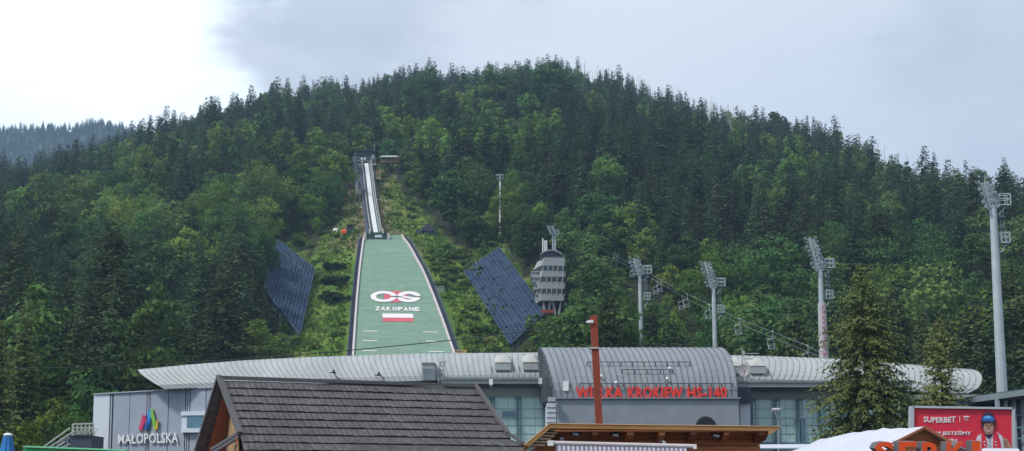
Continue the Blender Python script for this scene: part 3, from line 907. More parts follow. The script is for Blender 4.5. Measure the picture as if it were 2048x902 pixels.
# S made of a split ring with a diagonal bar
band(817.5, 594.5, (24, 11), (13, 5.2), 8, 180, 0, .12)
band(817.5, 594.5, (24, 11), (13, 5.2), 188, 352, 0, .12)
for i in range(8):
    a, b = i / 8, (i + 1) / 8
    slope_poly(lg, [(796 + 36 * a, 590.5 + 6.5 * a), (796 + 36 * b, 590.5 + 6.5 * b), (796 + 36 * b, 594.2 + 6.5 * b), (796 + 36 * a, 594.2 + 6.5 * a)], 0, .13)
slope_poly(lg, [(829, 592.2), (844, 593.8), (844, 595.4), (829, 594.0)], 2, .15)
slope_poly(lg, [(791, 592.4), (806, 594.2), (806, 595.8), (791, 594.2)], 2, .15)
lg.build('emblem_marking', ['paintw', 'paintr', 'mat_green'], jump)
lt.build('lettering', 'paintw', jump)

# in-run
def I(row, fx, z=0, off=0):
    xl = float(np.interp(row, [r[0] for r in IR][::-1], [r[1] for r in IR][::-1])); xr = float(np.interp(row, [r[0] for r in IR][::-1], [r[2] for r in IR][::-1]))
    D = float(np.interp(row, [r[0] for r in IR][::-1], [r[3] for r in IR][::-1]))
    p = P(xl + (xr - xl) * fx, row, D); return Vector((p.x + off, p.y, p.z + z))
ir = np.linspace(327, 467, 40)
def strip(f0, f1, z0, z1, name, m_, parent=jump):
    b = MB()
    for a, c in zip(ir[:-1], ir[1:]):
        b.hull8([I(a, f0, z0), I(a, f1, z0), I(c, f1, z0), I(c, f0, z0), I(a, f0, z1), I(a, f1, z1), I(c, f1, z1), I(c, f0, z1)])
    return b.build(name, m_, parent)
strip(.01, .99, -.9, -.1, 'inrun_deck', 'darkgreen')
strip(.29, .68, -.1, .12, 'inrun_track', 'track')
strip(.0, .07, -.1, 1.0, 'inrun_side_wall', 'concrete')
strip(.93, 1.0, -.1, 1.0, 'inrun_side_wall', 'concrete')
strip(.15, .2, -.1, .5, 'inrun_guide_rail', 'darkgreen')
strip(.8, .85, -.1, .5, 'inrun_guide_rail', 'galv')
b = MB()
for a, c in zip(ir[:-1], ir[1:]):
    for o_ in ((-.9, -.95),):
        b.hull8([I(a, 0, -.8, o_[1]), I(a, 0, -.8, o_[0] + .8), I(c, 0, -.8, o_[0] + .8), I(c, 0, -.8, o_[1]), I(a, 0, -.3, o_[1]), I(a, 0, -.3, o_[0] + .8), I(c, 0, -.3, o_[0] + .8), I(c, 0, -.3, o_[1])])
    b.beam(I(a, 0, .8, -.95), I(c, 0, .8, -.95), .06)
for r in ir[::3]: b.beam(I(r, 0, -.3, -.95), I(r, 0, .8, -.95), .06)
b.build('inrun_stairway', 'stair', jump)
b = MB()
for r in np.linspace(328, 392, 8):
    for fx, of in ((0, -1.5), (0, 0), (1, 0)):
        t_ = I(r, fx, -.9, of); gz = ground(t_.x, t_.y) - .3
        if t_.z > gz: b.beam((t_.x, t_.y, gz), t_, .28)
        b.beam(t_, I(r, 1 - fx, -1.8), .15)
b.build('steel_supports', 'galv_d', jump)
# side of the tower: dark lattice left of the upper track
b = MB()
base = I(330, 0)
for k in range(4):
    r = 332 + k * 13
    p0, p1 = I(r, 0, -1, -2.0), I(r, 0, -4.5, -2.2)
    b.beam(p0, p1, .25); b.beam(p0, I(r + 13, 0, -3.8, -2.2), .15); b.beam(p1, I(r, 0, -3.5, 0), .2)
b.build('side_lattice', 'galv_d', jump)
# start house on top
b = MB(); c0 = I(326, .5); x, y, z = c0
b.box(x - 2.6, x + 2.9, y, y + 4, z - .6, z - .2); b.build('start_platform', 'galv', jump)
sh_ = MB(); p0, p1 = P(711, 322, 375), P(744, 301, 375)
Dd = 376
xl, xr = P(713, 310, Dd).x, P(746, 310, Dd).x; zb, zt = P(728, 322, Dd).z, P(728, 301, Dd).z
sh_.box(xl, xr, Dd, Dd + 4, zb, zt - .25, 0)
sh_.box(xl - .5, xr + .5, Dd - .8, Dd + 4.4, zt - .25, zt, 1)
for k in range(8): sh_.box(xl + (xr - xl) * k / 7 - .05, xl + (xr - xl) * k / 7 + .05, Dd - .08, Dd, zb, zt - .3, 1)
hs = sh_.build('start_house', ['gap', 'darkroof'], jump)
w_ = MB().box(xl + .7, xl + 3.6, Dd - .1, Dd - .05, zb + 1.35, zt - .5); w_.build('window', 'glassd', hs)
w_ = MB()
for a in (721.5, 727.5): w_.box(P(a, 317, Dd).x, P(a + 4.2, 317, Dd).x, Dd - .2, Dd - .1, P(a, 319.5, Dd).z, P(a, 315.5, Dd).z)
w_.build('start_sign', 'white', hs)
b = MB()
for px in (707, 711, 743, 749):
    t_ = P(px, 312, 374); b.beam((t_.x, 374, ground(t_.x, 374) - .3), t_, .3)
    b.beam((t_.x, 377, ground(t_.x, 377) - .3), t_ + Vector((0, 3, 0)), .3)
for px0, px1, r0, r1 in ((707, 711, 345, 312), (743, 749, 330, 312), (711, 707, 345, 312)): b.beam(P(px0, r0, 374), P(px1, r1, 374), .15)
p0, p1 = P(705, 322, 373.8), P(752, 322, 373.8)
b.beam(p0, p1, .25); b.beam(p0 + Vector((0, 0, 1.1)), p1 + Vector((0, 0, 1.1)), .1)
for k in range(9):
    q = p0.lerp(p1, k / 8); b.beam(q, q + Vector((0, 0, 1.1)), .08)
b.box(P(744, 316, 374).x, P(750, 316, 374).x, 373, 374.5, P(744, 320, 374).z, P(744, 311, 374).z)
b.beam(P(731, 302, 376), P(731, 292, 376), .1); b.tube(P(749, 302, 376), P(749, 288, 376), .14)
b.build('start_frame', 'galv_d', jump)

# take-off box
tb = MB(); Dd = 309.4
xl, xr = P(729, 470, Dd).x, P(777, 470, Dd).x; z0, z1 = P(750, 480, Dd).z, P(750, 464.5, Dd).z
tb.box(xl, xr, Dd, Dd + 2.4, z0, z1 - .5, 0)
tb.box(xl + .6, xr - .7, Dd - .05, Dd + 2.2, z1 - .5, z1, 0)
o = tb.build('takeoff_box', 'darkgreen', jump)
MB().box(P(750, 470, Dd).x, P(764, 470, Dd).x, Dd - .12, Dd - .05, P(750, 475, Dd).z, P(750, 470, Dd).z).build('score_display', 'clad_l', o)
b = MB()
for px in (730, 777): MB().box(P(px, 470, Dd).x - .3, P(px, 470, Dd).x + .35, Dd - .3, Dd + .1, z0, z1 - .3).build('side_post', 'board', o)
for px in (739, 766):
    q = P(px, 467, 309); MB().tube(q, q + Vector((0, 0, .9)), .12).ball(q + Vector((0, 0, 1)), .2, .2, .2, 6, 4).build('signal_lamp', 'white', o)

# small platforms beside the slope
for px, row, D, m_, lab in ((879, 578, 281, 'concrete', 'small pale railed coach platform right of the painted emblem'), (921, 706, 244, 'orangewood', 'small ochre railed platform just above the long roof')):
    w = 9 if px < 900 else 12
    p = P(px, row, D); gz = ground(p.x, p.y) - .4; t = thing('viewing_platform', (p.x, p.y, gz), lab, 'platform')
    hw = w / F * D
    MB().box(p.x - hw, p.x + hw, p.y, p.y + 2.2, p.z - .8, p.z - .5).build('deck', m_, t)
    r_ = MB()
    for k in range(6):
        x = p.x - hw + 2 * hw * k / 5; r_.beam((x, p.y + .05, p.z - .5), (x, p.y + .05, p.z + .55), .09)
    for z in (.05, .55): r_.beam((p.x - hw, p.y + .05, p.z + z), (p.x + hw, p.y + .05, p.z + z), .1)
    r_.build('railing', m_ if px > 900 else 'galv', t)
    l_ = MB()
    for sx in (-1, 1):
        for dy in (.2, 2.0): l_.beam((p.x + sx * hw * .8, p.y + dy, gz), (p.x + sx * hw * .8, p.y + dy, p.z - .8), .22)
    l_.box(p.x - hw * .55, p.x + hw * .6, p.y + .3, p.y + 2, gz, p.z - .85)
    l_.build('support', 'concrete' if px < 900 else 'brownwood', t)
# orange tent, black canopy, pale box left of take-off
p = hit(688, 468); t = thing('tent', p, 'small orange tent beside the black canopy left of the take-off', 'tent')
b = MB(); a = .8
b.mesh([p + Vector(v) * .75 for v in ((-a, -1, 0), (a, -1, 0), (a, 1, 0), (-a, 1, 0), (-a * .9, -1, 1.0), (a * .9, -1, 1.0), (a * .9, 1, 1.0), (-a * .9, 1, 1.0), (-.3, 0, 1.8), (.5, 0, 1.8))],
       [(0, 1, 5, 4), (1, 2, 6, 5), (2, 3, 7, 6), (3, 0, 4, 7), (4, 5, 9, 8), (5, 6, 9), (6, 7, 8, 9), (7, 4, 8)])
b.build('tent_fabric', 'orange', t)
p = hit(700, 470); t = thing('canopy', p, 'black pop-up canopy with crossed legs left of the take-off', 'canopy')
b = MB().box(p.x - 1, p.x + 1, p.y - .8, p.y + .8, p.z + 1.9, p.z + 2.2); b.build('canopy_roof', 'black', t)
b = MB().box(p.x - .95, p.x + .95, p.y + .6, p.y + .7, p.z + .5, p.z + 1.9); b.build('back_cloth', 'black', t)
b = MB()
for sx in (-.9, .9):
    for sy in (-.7, .7): b.beam((p.x + sx, p.y + sy, p.z - .2), (p.x + sx, p.y + sy, p.z + 1.9), .1)
b.beam((p.x - .9, p.y - .7, p.z + .2), (p.x + .9, p.y - .7, p.z + 1.8), .08); b.beam((p.x + .9, p.y - .7, p.z + .2), (p.x - .9, p.y - .7, p.z + 1.8), .08)
b.build('frame', 'galv_d', t)
p = hit(671, 466); b = MB().ball(p + Vector((0, 0, .45)), .75, .5, .55, 8, 5).box(p.x - .6, p.x + .6, p.y - .4, p.y + .4, p.z - .1, p.z + .35)
tag(b.build('sandbag', 'white', loc=p), 'small white bundle lying left of the orange tent', 'bag')
# shelter beside the start tower
c = P(780, 318, 378); t = thing('shelter', (c.x, c.y, ground(c.x, c.y)), 'long grey roofed shelter right of the start tower', 'shelter')
a0, a1 = P(763, 309, 378), P(798, 309, 378); dz = P(763, 309, 378).z - P(763, 318, 378).z
gz = ground(c.x, 378)
MB().hull8([(a0.x - .3, 375.5, a0.z - dz - .15), (a1.x + .3, 375.5, a0.z - dz - .15), (a1.x, 379, a0.z - .15), (a0.x, 379, a0.z - .15),
            (a0.x - .3, 375.5, a0.z - dz), (a1.x + .3, 375.5, a0.z - dz), (a1.x, 379, a0.z), (a0.x, 379, a0.z)]).build('roof', 'concrete', t)
b = MB().box(a0.x, a1.x, 377, 379, a0.z - dz - 1.4, a0.z - dz - .2); b.build('wall', 'oldwood', t)
for xx_ in (a0.x + .2, (a0.x + a1.x) / 2, a1.x - .2): MB().box(xx_ - .12, xx_ + .12, 377.2, 377.5, gz - 1, a0.z - dz - 1.4).build('post', 'darkroof', t)
# dark timber stand at right
c = P(852, 462, 322); gz = ground(c.x, 322) - 2
t = thing('timber_stand', (c.x, 322, gz), 'dark timber judges stand at the tree edge right of the take-off', 'stand')
b = MB(); f = 322 / F
b.box(c.x - 20 * f, c.x - 8 * f, 321, 324, c.z - 1.0, c.z + .2); b.box(c.x - 8 * f, c.x + 18 * f, 322, 325, c.z + .1, c.z + 1.2); b.box(c.x - 3 * f, c.x + 8 * f, 322, 325, c.z + 1.2, c.z + 2.0)
b.build('platform', 'darkroof', t)
b = MB()
for k in range(7):
    x = c.x + (-19 + 6 * k) * f; b.beam((x, 321.5, gz - .5), (x, 321.5, c.z + (.2 if k < 2 else 1.2)), .22); b.beam((x, 321.5, gz - .5), (x + 6 * f, 321.5, c.z), .14)
b.build('support', 'darkroof', t)

# ---------------------------------------------------------------- wind nets
def windnet(cs, nA, nB, label, thick=2.6):
    """cs: four corners in order (A B C D); beams run A->B direction, thin rails run B->C direction."""
    A, B, C, Dc = [P(*c) for c in cs]
    q = lambda a, b: A.lerp(B, a).lerp(Dc.lerp(C, a), b)
    nrm = (B - A).cross(Dc - A).normalized()
    if nrm.y > 0: nrm = -nrm
    base = q(.5, .5); gz = ground(base.x, base.y)
    t = thing('wind_net', (base.x, base.y, gz), label, 'wind net')
    m = MB()
    rq = random.Random(int(cs[0][0]))
    for i in range(nB):                  # separate net panels with a little sag between rails
        for j in range(nA):
            a0, a1, b0, b1 = j / nA, (j + 1) / nA, i / nB, (i + 1) / nB
            e = rq.choice((.0, .0, .05, .12))
            pts = [q(a0 + e / nA, b0 + e / nB), q(a1 - e / nA, b0 + e / nB), q(a1 - e / nA, b1 - e / nB), q(a0 + e / nA, b1 - e / nB)]
            m.prism([p_ + nrm * rq.uniform(-.12, .12) for p_ in pts], -nrm * .05)
    m.build('net_fabric', 'net', t)
    bm_ = MB()
    for i in range(nB + 1):
        p0, p1 = q(0, i / nB), q(1, i / nB)
        bm_.beam(p0 - nrm * .2, p1 - nrm * .2, .28)
        bm_.beam(p0 - nrm * 1.6, p1 - nrm * 1.6, .2)
        for k in range(nA * 2):
            a, c2 = k / (nA * 2), (k + 1) / (nA * 2)
            bm_.beam(q(a, i / nB) - nrm * (.2 if k % 2 else 1.6), q(c2, i / nB) - nrm * (1.6 if k % 2 else .2), .1)
    bm_.build('truss_beam', 'netsteel', t)
    r_ = MB()
    for j in range(nA + 1): r_.beam(q(j / nA, 0) + nrm * .12, q(j / nA, 1) + nrm * .12, .10)
    r_.build('rail', 'netsteel', t)
    k_ = MB()  # added paler strips imitating bright streaks along loose folds of the net
    for _ in range(60):
        a = rq.randrange(nA * 2) / (nA * 2); b0 = rq.random() * .9; b1 = min(1, b0 + rq.uniform(.03, .16))
        k_.beam(q(a, b0) + nrm * .2, q(a + rq.uniform(-.006, .006), b1) + nrm * .2, rq.uniform(.06, .16), .05)
    k_.build('net_fold_streak', 'netsteel', t)
    p_ = MB()
    for i in range(0, nB + 1):
        for a in (.06, .5, .94):
            s_ = q(a, i / nB) - nrm * 1.0; gz2 = ground(s_.x, s_.y)
            if s_.z > gz2 + .5: MB().beam((s_.x, s_.y, gz2 - .5), s_, .3).build('post', 'galv_d', t)
windnet([(557, 480, 300), (630, 536, 290), (600, 667, 258), (527, 572, 270)], 13, 6, 'dark blue wind net on steel frames left of the landing slope')
windnet([(928, 542, 292), (998, 494, 300), (1092, 622, 262), (1019, 687, 250)], 12, 6, 'dark blue wind net on steel frames right of the landing slope, below the judges tower')

# ---------------------------------------------------------------- judges tower
D0 = 262
f = D0 / F
X = lambda px: P(px, 560, D0).x
Zr = lambda r: P(1098, r, D0).z
tz = ground(X(1100), D0)
t = thing('judges_tower', (X(1100), D0, min(tz, Zr(628))), 'stepped grey judges tower with three window bands beside the right wind net', 'tower')
def foot(xl, xr, xb, dep=6.5, ch=.35): return [(X(xl) + ch, D0), (X(xr) - ch, D0 + .2), (X(xr), D0 + 1), (X(xr) - .3, D0 + dep), (X(xb), D0 + dep + 1), (X(xb) - .1, D0 + dep - 1), (X(xl), D0 + .8)]
def fl_(mb, fa, r0, fb, r1, m=0):
    a = [(x, y, Zr(r0)) for x, y in fa]; b = [(x, y, Zr(r1)) for x, y in fb]; n = len(a)
    mb.mesh(a + b, [tuple(range(n))[::-1], tuple(range(n, 2 * n))] + [(i, (i + 1) % n, (i + 1) % n + n, i + n) for i in range(n)], m)
b = MB()
fl_(b, foot(1079, 1130, 1073), 601, foot(1078, 1131, 1071), 587)
fl_(b, foot(1076, 1131, 1070), 577, foot(1074, 1132, 1068), 563)
fl_(b, foot(1080, 1132, 1066), 553, foot(1082, 1132, 1068), 541)
fl_(b, foot(1080, 1132, 1068), 531, foot(1086, 1132, 1076), 515)
b.build('balcony_band', 'ctrl', t)
for a, c, fa in ((587, 577, foot(1079.5, 1127, 1073)), (563, 553, foot(1078, 1129, 1070)), (541, 531, foot(1083, 1129.5, 1070))):
    w_ = MB(); fl_(w_, fa, a, fa, c); wo = w_.build('window_band', 'glassd', t)
    for k in range(5):
        x = fa[0][0] + (fa[1][0] - fa[0][0]) * k / 4.0; MB().box(x - .09, x + .09, D0 - .12, D0 + .25, Zr(a), Zr(c)).build('mullion', 'ctrl', wo)
    for k in range(4):
        q0, q1 = Vector((*fa[6], 0)), Vector((*fa[5], 0)); s_ = q0.lerp(q1, k / 3.2); MB().box(s_.x - .1, s_.x + .08, s_.y - .12, s_.y + .12, Zr(a), Zr(c)).build('mullion', 'ctrl', wo)
b = MB()
for k, r in enumerate((545, 556, 570, 580, 592)):
    x = X(1062 + k * 3.4); b.box(x, x + 1.7, D0 + 1.4 + .1 * k, D0 + 6.5 - .2 * k, Zr(r + 6), Zr(r - 3), 0); b.box(x - .1, x + 1.8, D0 + 1.2, D0 + 6.6, Zr(r - 3), Zr(r - 3) + .15, 1)
b.build('side_balcony', ['ctrl', 'galv'], t)
b = MB(); n = 12                          # arched dark cap
pts = [(X(1081) + (X(1124) - X(1081)) * i / n, D0 + .6, Zr(515) + (Zr(501) - Zr(515)) * math.sin(math.pi * (.08 + .84 * i / n)) ** .6) for i in range(n + 1)]
pts = [(X(1081), D0 + .6, Zr(516))] + pts + [(X(1124), D0 + .6, Zr(516))]
b.prism(pts[::-1], (0, 5.5, 0)); b.build('roof_cap', 'darkroof', t)
b = MB()
for a, c in zip(pts[1:-1][:-1], pts[1:-1][1:]): b.beam(Vector(a) + Vector((0, -.25, .1)), Vector(c) + Vector((0, -.25, .1)), .6, .22)
b.build('roof_edge', 'ctrl', t)
b = MB(); g0 = min(tz, Zr(628)) - 1.5
b.box(X(1090), X(1112), D0 + 2, D0 + 5, g0, Zr(601), 1)
for x0, x1 in ((1093, 1086), (1093, 1101), (1114, 1106), (1114, 1122)): b.beam((X(x0), D0 + 1, g0), (X(x1), D0 + 1, Zr(601)), .45, m=0)
b.build('support', ['ctrl', 'darkroof'], t)
b = MB()
b.box(X(1082), X(1108), D0 - .8, D0 + .4, Zr(627), Zr(621)); b.build('red_hut', 'polered', t)
for px in (1086.5, 1090.5, 1094):
    MB().tube((X(px), D0 + 2, Zr(507)), (X(px), D0 + 2, Zr(473 if px < 1088 else 477)), .16, n=6).build('flagpole', 'white', t)
b = MB()
for px in (1107, 1112): b.beam((X(px), D0 + 3, Zr(503)), (X(px - .6), D0 + 3, Zr(458)), .28)
for k in range(6): b.beam((X(1107), D0 + 3, Zr(500 - 7 * k)), (X(1112), D0 + 3, Zr(493 - 7 * k)), .15)
b.beam((X(1110), D0 + 3, Zr(462)), (X(1104), D0 + 3, Zr(446)), .35)
b.build('mast', 'galv', t)
for k in range(8):
    s_ = k // 2; px = 1108 - s_ * 1.8 + (4 if k % 2 else -5); r = 462 - s_ * 4.5
    MB().box(X(px) - .28, X(px) + .28, D0 + 2.4, D0 + 3.0, Zr(r) - .2, Zr(r) + .22).build('floodlight', 'lampbody', t)
b = MB(); 
for a in ((1114, 462, 1119, 462), (1114, 455, 1119, 455), (1114, 462, 1114, 455), (1119, 462, 1119, 455)): b.beam((X(a[0]), D0 + 3, Zr(a[1])), (X(a[2]), D0 + 3, Zr(a[3])), .2)
b.build('service_cage', 'galv', t)

# ---------------------------------------------------------------- floodlight masts
def mast(name_label, px, base_row_D, top_row, head_row, rb=.47, rt=.29):
    D = base_row_D; b0 = P(px, 900, D); zt = P(px, head_row, D).z; ztip = P(px, top_row, D).z
    t = thing('floodlight_mast', (b0.x, D, 0), name_label, 'floodlight mast', 'floodlight masts behind the stadium building')
    x, y = b0.x, D; hh = ztip - zt; k = zt / 30
    m = MB(); N = 12
    m.tube((x, y, 0), (x - .25, y, zt), rb * 1.2, rt, 12); m.build('mast_column', 'galv', t)
    tip = Vector((x - .25 - hh * .26, y, ztip)); bt = Vector((x - .25, y, zt)); hd = MB()
    for o_ in (-.35, .35):
        hd.beam(bt + Vector((o_, -.25, -.3)), tip + Vector((o_ * .8, -.25, 0)), .16); hd.beam(bt + Vector((o_, .35, -.3)), tip + Vector((o_ * .8, .35, 0)), .14)
    for i in range(8):
        a, c = bt.lerp(tip, i / 8), bt.lerp(tip, (i + 1) / 8)
        hd.beam(a + Vector((-.35, -.25, 0)), c + Vector((.35, -.25, 0)), .1); hd.beam(a + Vector((.35, -.25, 0)), a + Vector((-.35, -.25, 0)), .1)
    bk = bt + Vector((.85, .3, .4)); hd.beam(bk, tip + Vector((.4, .3, 0)), .09)
    hd.box(bt.x - .3, bt.x + .3, y - .15, y + .25, zt - .4, zt + hh * .35)
    for i in range(4):
        c = bt.lerp(tip, .12 + .27 * i); hd.beam(c + Vector((-.95, -.3, .05)), c + Vector((.5, -.3, .05)), .09)
        hd.beam(c + Vector((-.8, -.3, -.4)), c + Vector((.5, -.3, -.4)), .08)
    hd.build('head_frame', 'galv', t)
    for i in range(4):
        for (ox, oz) in ((-1.05, .1), (-.8, -.38), (.3, .15), (.5, -.3)):
            c = bt.lerp(tip, .12 + .27 * i) + Vector((ox, -.55, oz))
            l_ = MB()
            d = Vector((-.65, -.55, -.5)).normalized()
            l_.tube(c - d * .2, c + d * .14, .11, .19, 8)
            o_ = l_.build('floodlight', 'lampbody', t)
            if i % 2 == 0: MB().tube(c + d * .161, c + d * .2, .2, .2, 8).build('lens', 'lampglass', o_)
    def cage(cx, cz, w, h, nm):
        c_ = MB(); d = .8
        for sx in (0, w):
            for sy in (-d / 2, d / 2): c_.beam((cx + sx, y + sy, cz), (cx + sx, y + sy, cz + h), .1)
        for z in (0, h * .55, h):
            for sy in (-d / 2, d / 2): c_.beam((cx, y + sy, cz + z), (cx + w, y + sy, cz + z), .1)
            for sx in (0, w): c_.beam((cx + sx, y - d / 2, cz + z), (cx + sx, y + d / 2, cz + z), .1)
        c_.beam((cx + w / 2, y - d / 2, cz), (cx + w / 2, y - d / 2, cz + h), .07)
        c_.box(cx, cx + w, y - d / 2, y + d / 2, cz - .08, cz)
        c_.beam((cx, y, cz - 1.0), (cx + w * .8, y, cz), .12)
        c_.build(nm, 'galv', t)
    cage(x + .28, zt + .05, 1.15, 1.15, 'service_platform')
    cage(x + .34, zt - 3.9, .85, 1.05, 'rest_platform')
    ld = MB()
    for sx in (.45, .8): ld.beam((x + sx, y, zt - 3.5), (x + sx, y, zt), .05)
    for i in range(10): ld.beam((x + .45, y, zt - 3.4 + i * .35), (x + .8, y, zt - 3.4 + i * .35), .04)
    for i in range(2): ld.box(x + .3, x + .9, y - .3, y + .3, zt - 2.3 + i * 1.1, zt - 2.24 + i * 1.1)
    ld.build('ladder', 'galv_d', t)
    return t, x, y, zt
mast('pale floodlight mast rising behind the left part of the grey vault', 1287, 180, 517, 548, .36, .26)
mast('pale floodlight mast rising at the right end of the grey vault', 1436, 180, 524, 573, .40, .28)
t, x, y, zt = mast('pale floodlight mast with red vertical lettering on a white banner', 1654, 155, 476, 537)
b = MB(); zb0, zb1 = P(1654, 722, 154.4).z, P(1654, 604, 154.4).z
b.tube((x - .06, y, zb0), (x - .17, y, zb1), .60, .50, 16, caps=False); bo = b.build('banner', mat('pale_banner', (.44, .43, .46), var=.1, scale=1.2), t)
MARKS = [[(0, .25, 0, 1), (.25, .9, .75, 1)], [(.1, .9, .4, .65), (.65, .9, 0, 1)], [(0, .95, 0, .3), (.1, .35, .3, .9)], [(.2, .8, .3, .85)], [(0, .3, 0, .9), (.7, 1, .1, 1), (.3, .7, .4, .6)]]
b = MB(); n = 11
for i in range(11):
    zc = zb1 - .35 - (zb1 - zb0 - .3) * i / n
    for (u0, u1, v0, v1) in MARKS[i % 5]:      # faded print, too blurred in the photograph to read
        xs_ = [x - .12 + (q_ - .5) * .5 for q_ in (u0, u1, u1, u0)]
        b.poly([(xx_, y - .66, zc - .5 + .38 * vv_) for xx_, vv_ in zip(xs_, (v0, v0, v1, v1))])
b.build('faded_print', mat('faded_red_print', (.50, .13, .16), var=.2, scale=2), bo)
mast('thick pale floodlight mast, tallest and rightmost', 2011, 125, 366, 412, .55, .35)
# thin light pole above right net
D = 318; bx = P(1000, 500, D).x; gz = ground(bx, D) - .5; zt = P(1000, 352, D).z
t = thing('light_pole', (bx, D, gz), 'thin white light pole standing behind the top of the right wind net', 'light pole')
MB().tube((bx, D, gz), (bx, D, zt), .28, .2, 8).build('pole', 'white', t)
b = MB(); b.box(bx - .9, bx + .9, D - .5, D + .5, zt - .9, zt - .75)
for sx in (-.8, 0, .8): b.beam((bx + sx, D - .5, zt - .8), (bx + sx, D - .5, zt + .3), .12)
b.beam((bx - .8, D - .5, zt + .3), (bx + .8, D - .5, zt + .3), .12); b.build('head_frame', 'galv', t)
for sx in (-.9, -.35, .3): MB().box(bx + sx - .22, bx + sx + .22, D - .9, D - .5, zt - .2, zt + .3).build('floodlight', 'lampbody', t)

# ---------------------------------------------------------------- chairlift
t = thing('chairlift_cable', P(*LIFT_A[2]), 'two sagging chairlift cables crossing in front of the woods at right', 'cable')
for L in (LIFT_A, LIFT_B):
    pts = []
    for k in range(25):
        px = L[0][0] + (L[-1][0] - L[0][0]) * k / 24
        pts.append(P(px, float(np.interp(px, [q[0] for q in L], [q[1] for q in L])), float(np.interp(px, [q[0] for q in L], [q[2] for q in L]))))
    MB().path(pts, .034, 5).build('cable', 'galv_d', t)
def chair(px, row, D, label):
    p = P(px, row, D); t = thing('lift_chair', p, label, 'chairlift chair', 'chairs hanging on the lift'); m = MB()
    p = Vector(p)
    a = MB(); a.box(p.x - .15, p.x + .2, p.y - .1, p.y + .1, p.z - .12, p.z + .12); a.path([p + Vector(v) for v in ((0, 0, 0), (.12, 0, -.3), (.15, 0, -.9), (0, 0, -1.1), (-.5, 0, -1.15))], .05)
    a.build('hanger', 'galv', t)
    m.path([p + Vector(v) for v in ((-.5, 0, -1.15), (-.75, 0, -1.5), (-.72, 0, -2.0), (-.6, 0, -2.35), (-.6, 0, -2.75), (.35, 0, -2.75), (.4, 0, -2.3), (.3, 0, -1.9), (.1, 0, -1.15), (-.5, 0, -1.15))], .05)
    m.path([p + Vector(v) for v in ((-.6, -.5, -2.75), (.35, -.5, -2.75), (.35, 0, -2.75))], .045); m.path([p + Vector(v) for v in ((-.6, 0, -2.75), (-.6, -.5, -2.75), (-.66, -.4, -2.2))], .045)
    m.build('frame', 'galv', t)
    s_ = MB().box(p.x - .58, p.x + .33, p.y - .45, p.y, p.z - 2.74, p.z - 2.68); s_.build('seat', 'galv_d', t)
    s_ = MB()
    for z in (-2.0, -2.2, -2.4): s_.box(p.x - .6, p.x + .33, p.y - .02, p.y + .02, p.z + z, p.z + z + .09)
    s_.build('backrest', 'galv_d', t)
for px, row, D, lab in ((1266, 531, 282, 'farthest lift chair, just left of the first mast'), (1321, 559, 262, 'lift chair just right of the first mast'), (1374, 588, 242, 'lift chair midway between the two mid masts'),
                        (1418, 609, 226, 'lift chair close left of the second mast'), (1478, 637, 206, 'lift chair right of the second mast'), (1544, 663, 190, 'lift chair midway to the mast with red lettering'),
                        (1614, 691, 178, 'lowest lift chair, half hidden by the right roof')):
    chair(px, row, D, lab)
for px, row, D, lab in ((1313, 563, 262, 'lift chair on the lower cable near the first mast'), (1364, 592, 243, 'lift chair on the lower cable between the mid masts')):
    chair(px, row, D, lab)
# lift pylon high up
p = P(1232, 508, 292); gz = ground(p.x, p.y) - .5
t = thing('lift_pylon', (p.x, p.y, gz), 'small grey lattice lift pylon left of the first floodlight mast', 'pylon')
MB().tube((p.x, p.y, gz), p, .35, .22, 8).build('pylon_column', 'galv_d', t)
b = MB()
for z in (0, -1.2, -2.4): b.beam(p + Vector((-.7, 0, z * .6)), p + Vector((.7, 0, z * .6)), .12)
b.beam(p + Vector((-.6, 0, 0)), p + Vector((-.6, 0, -1.4)), .1); b.beam(p + Vector((.6, 0, 0)), p + Vector((.6, 0, -1.4)), .1); b.build('crossarm', 'galv', t)
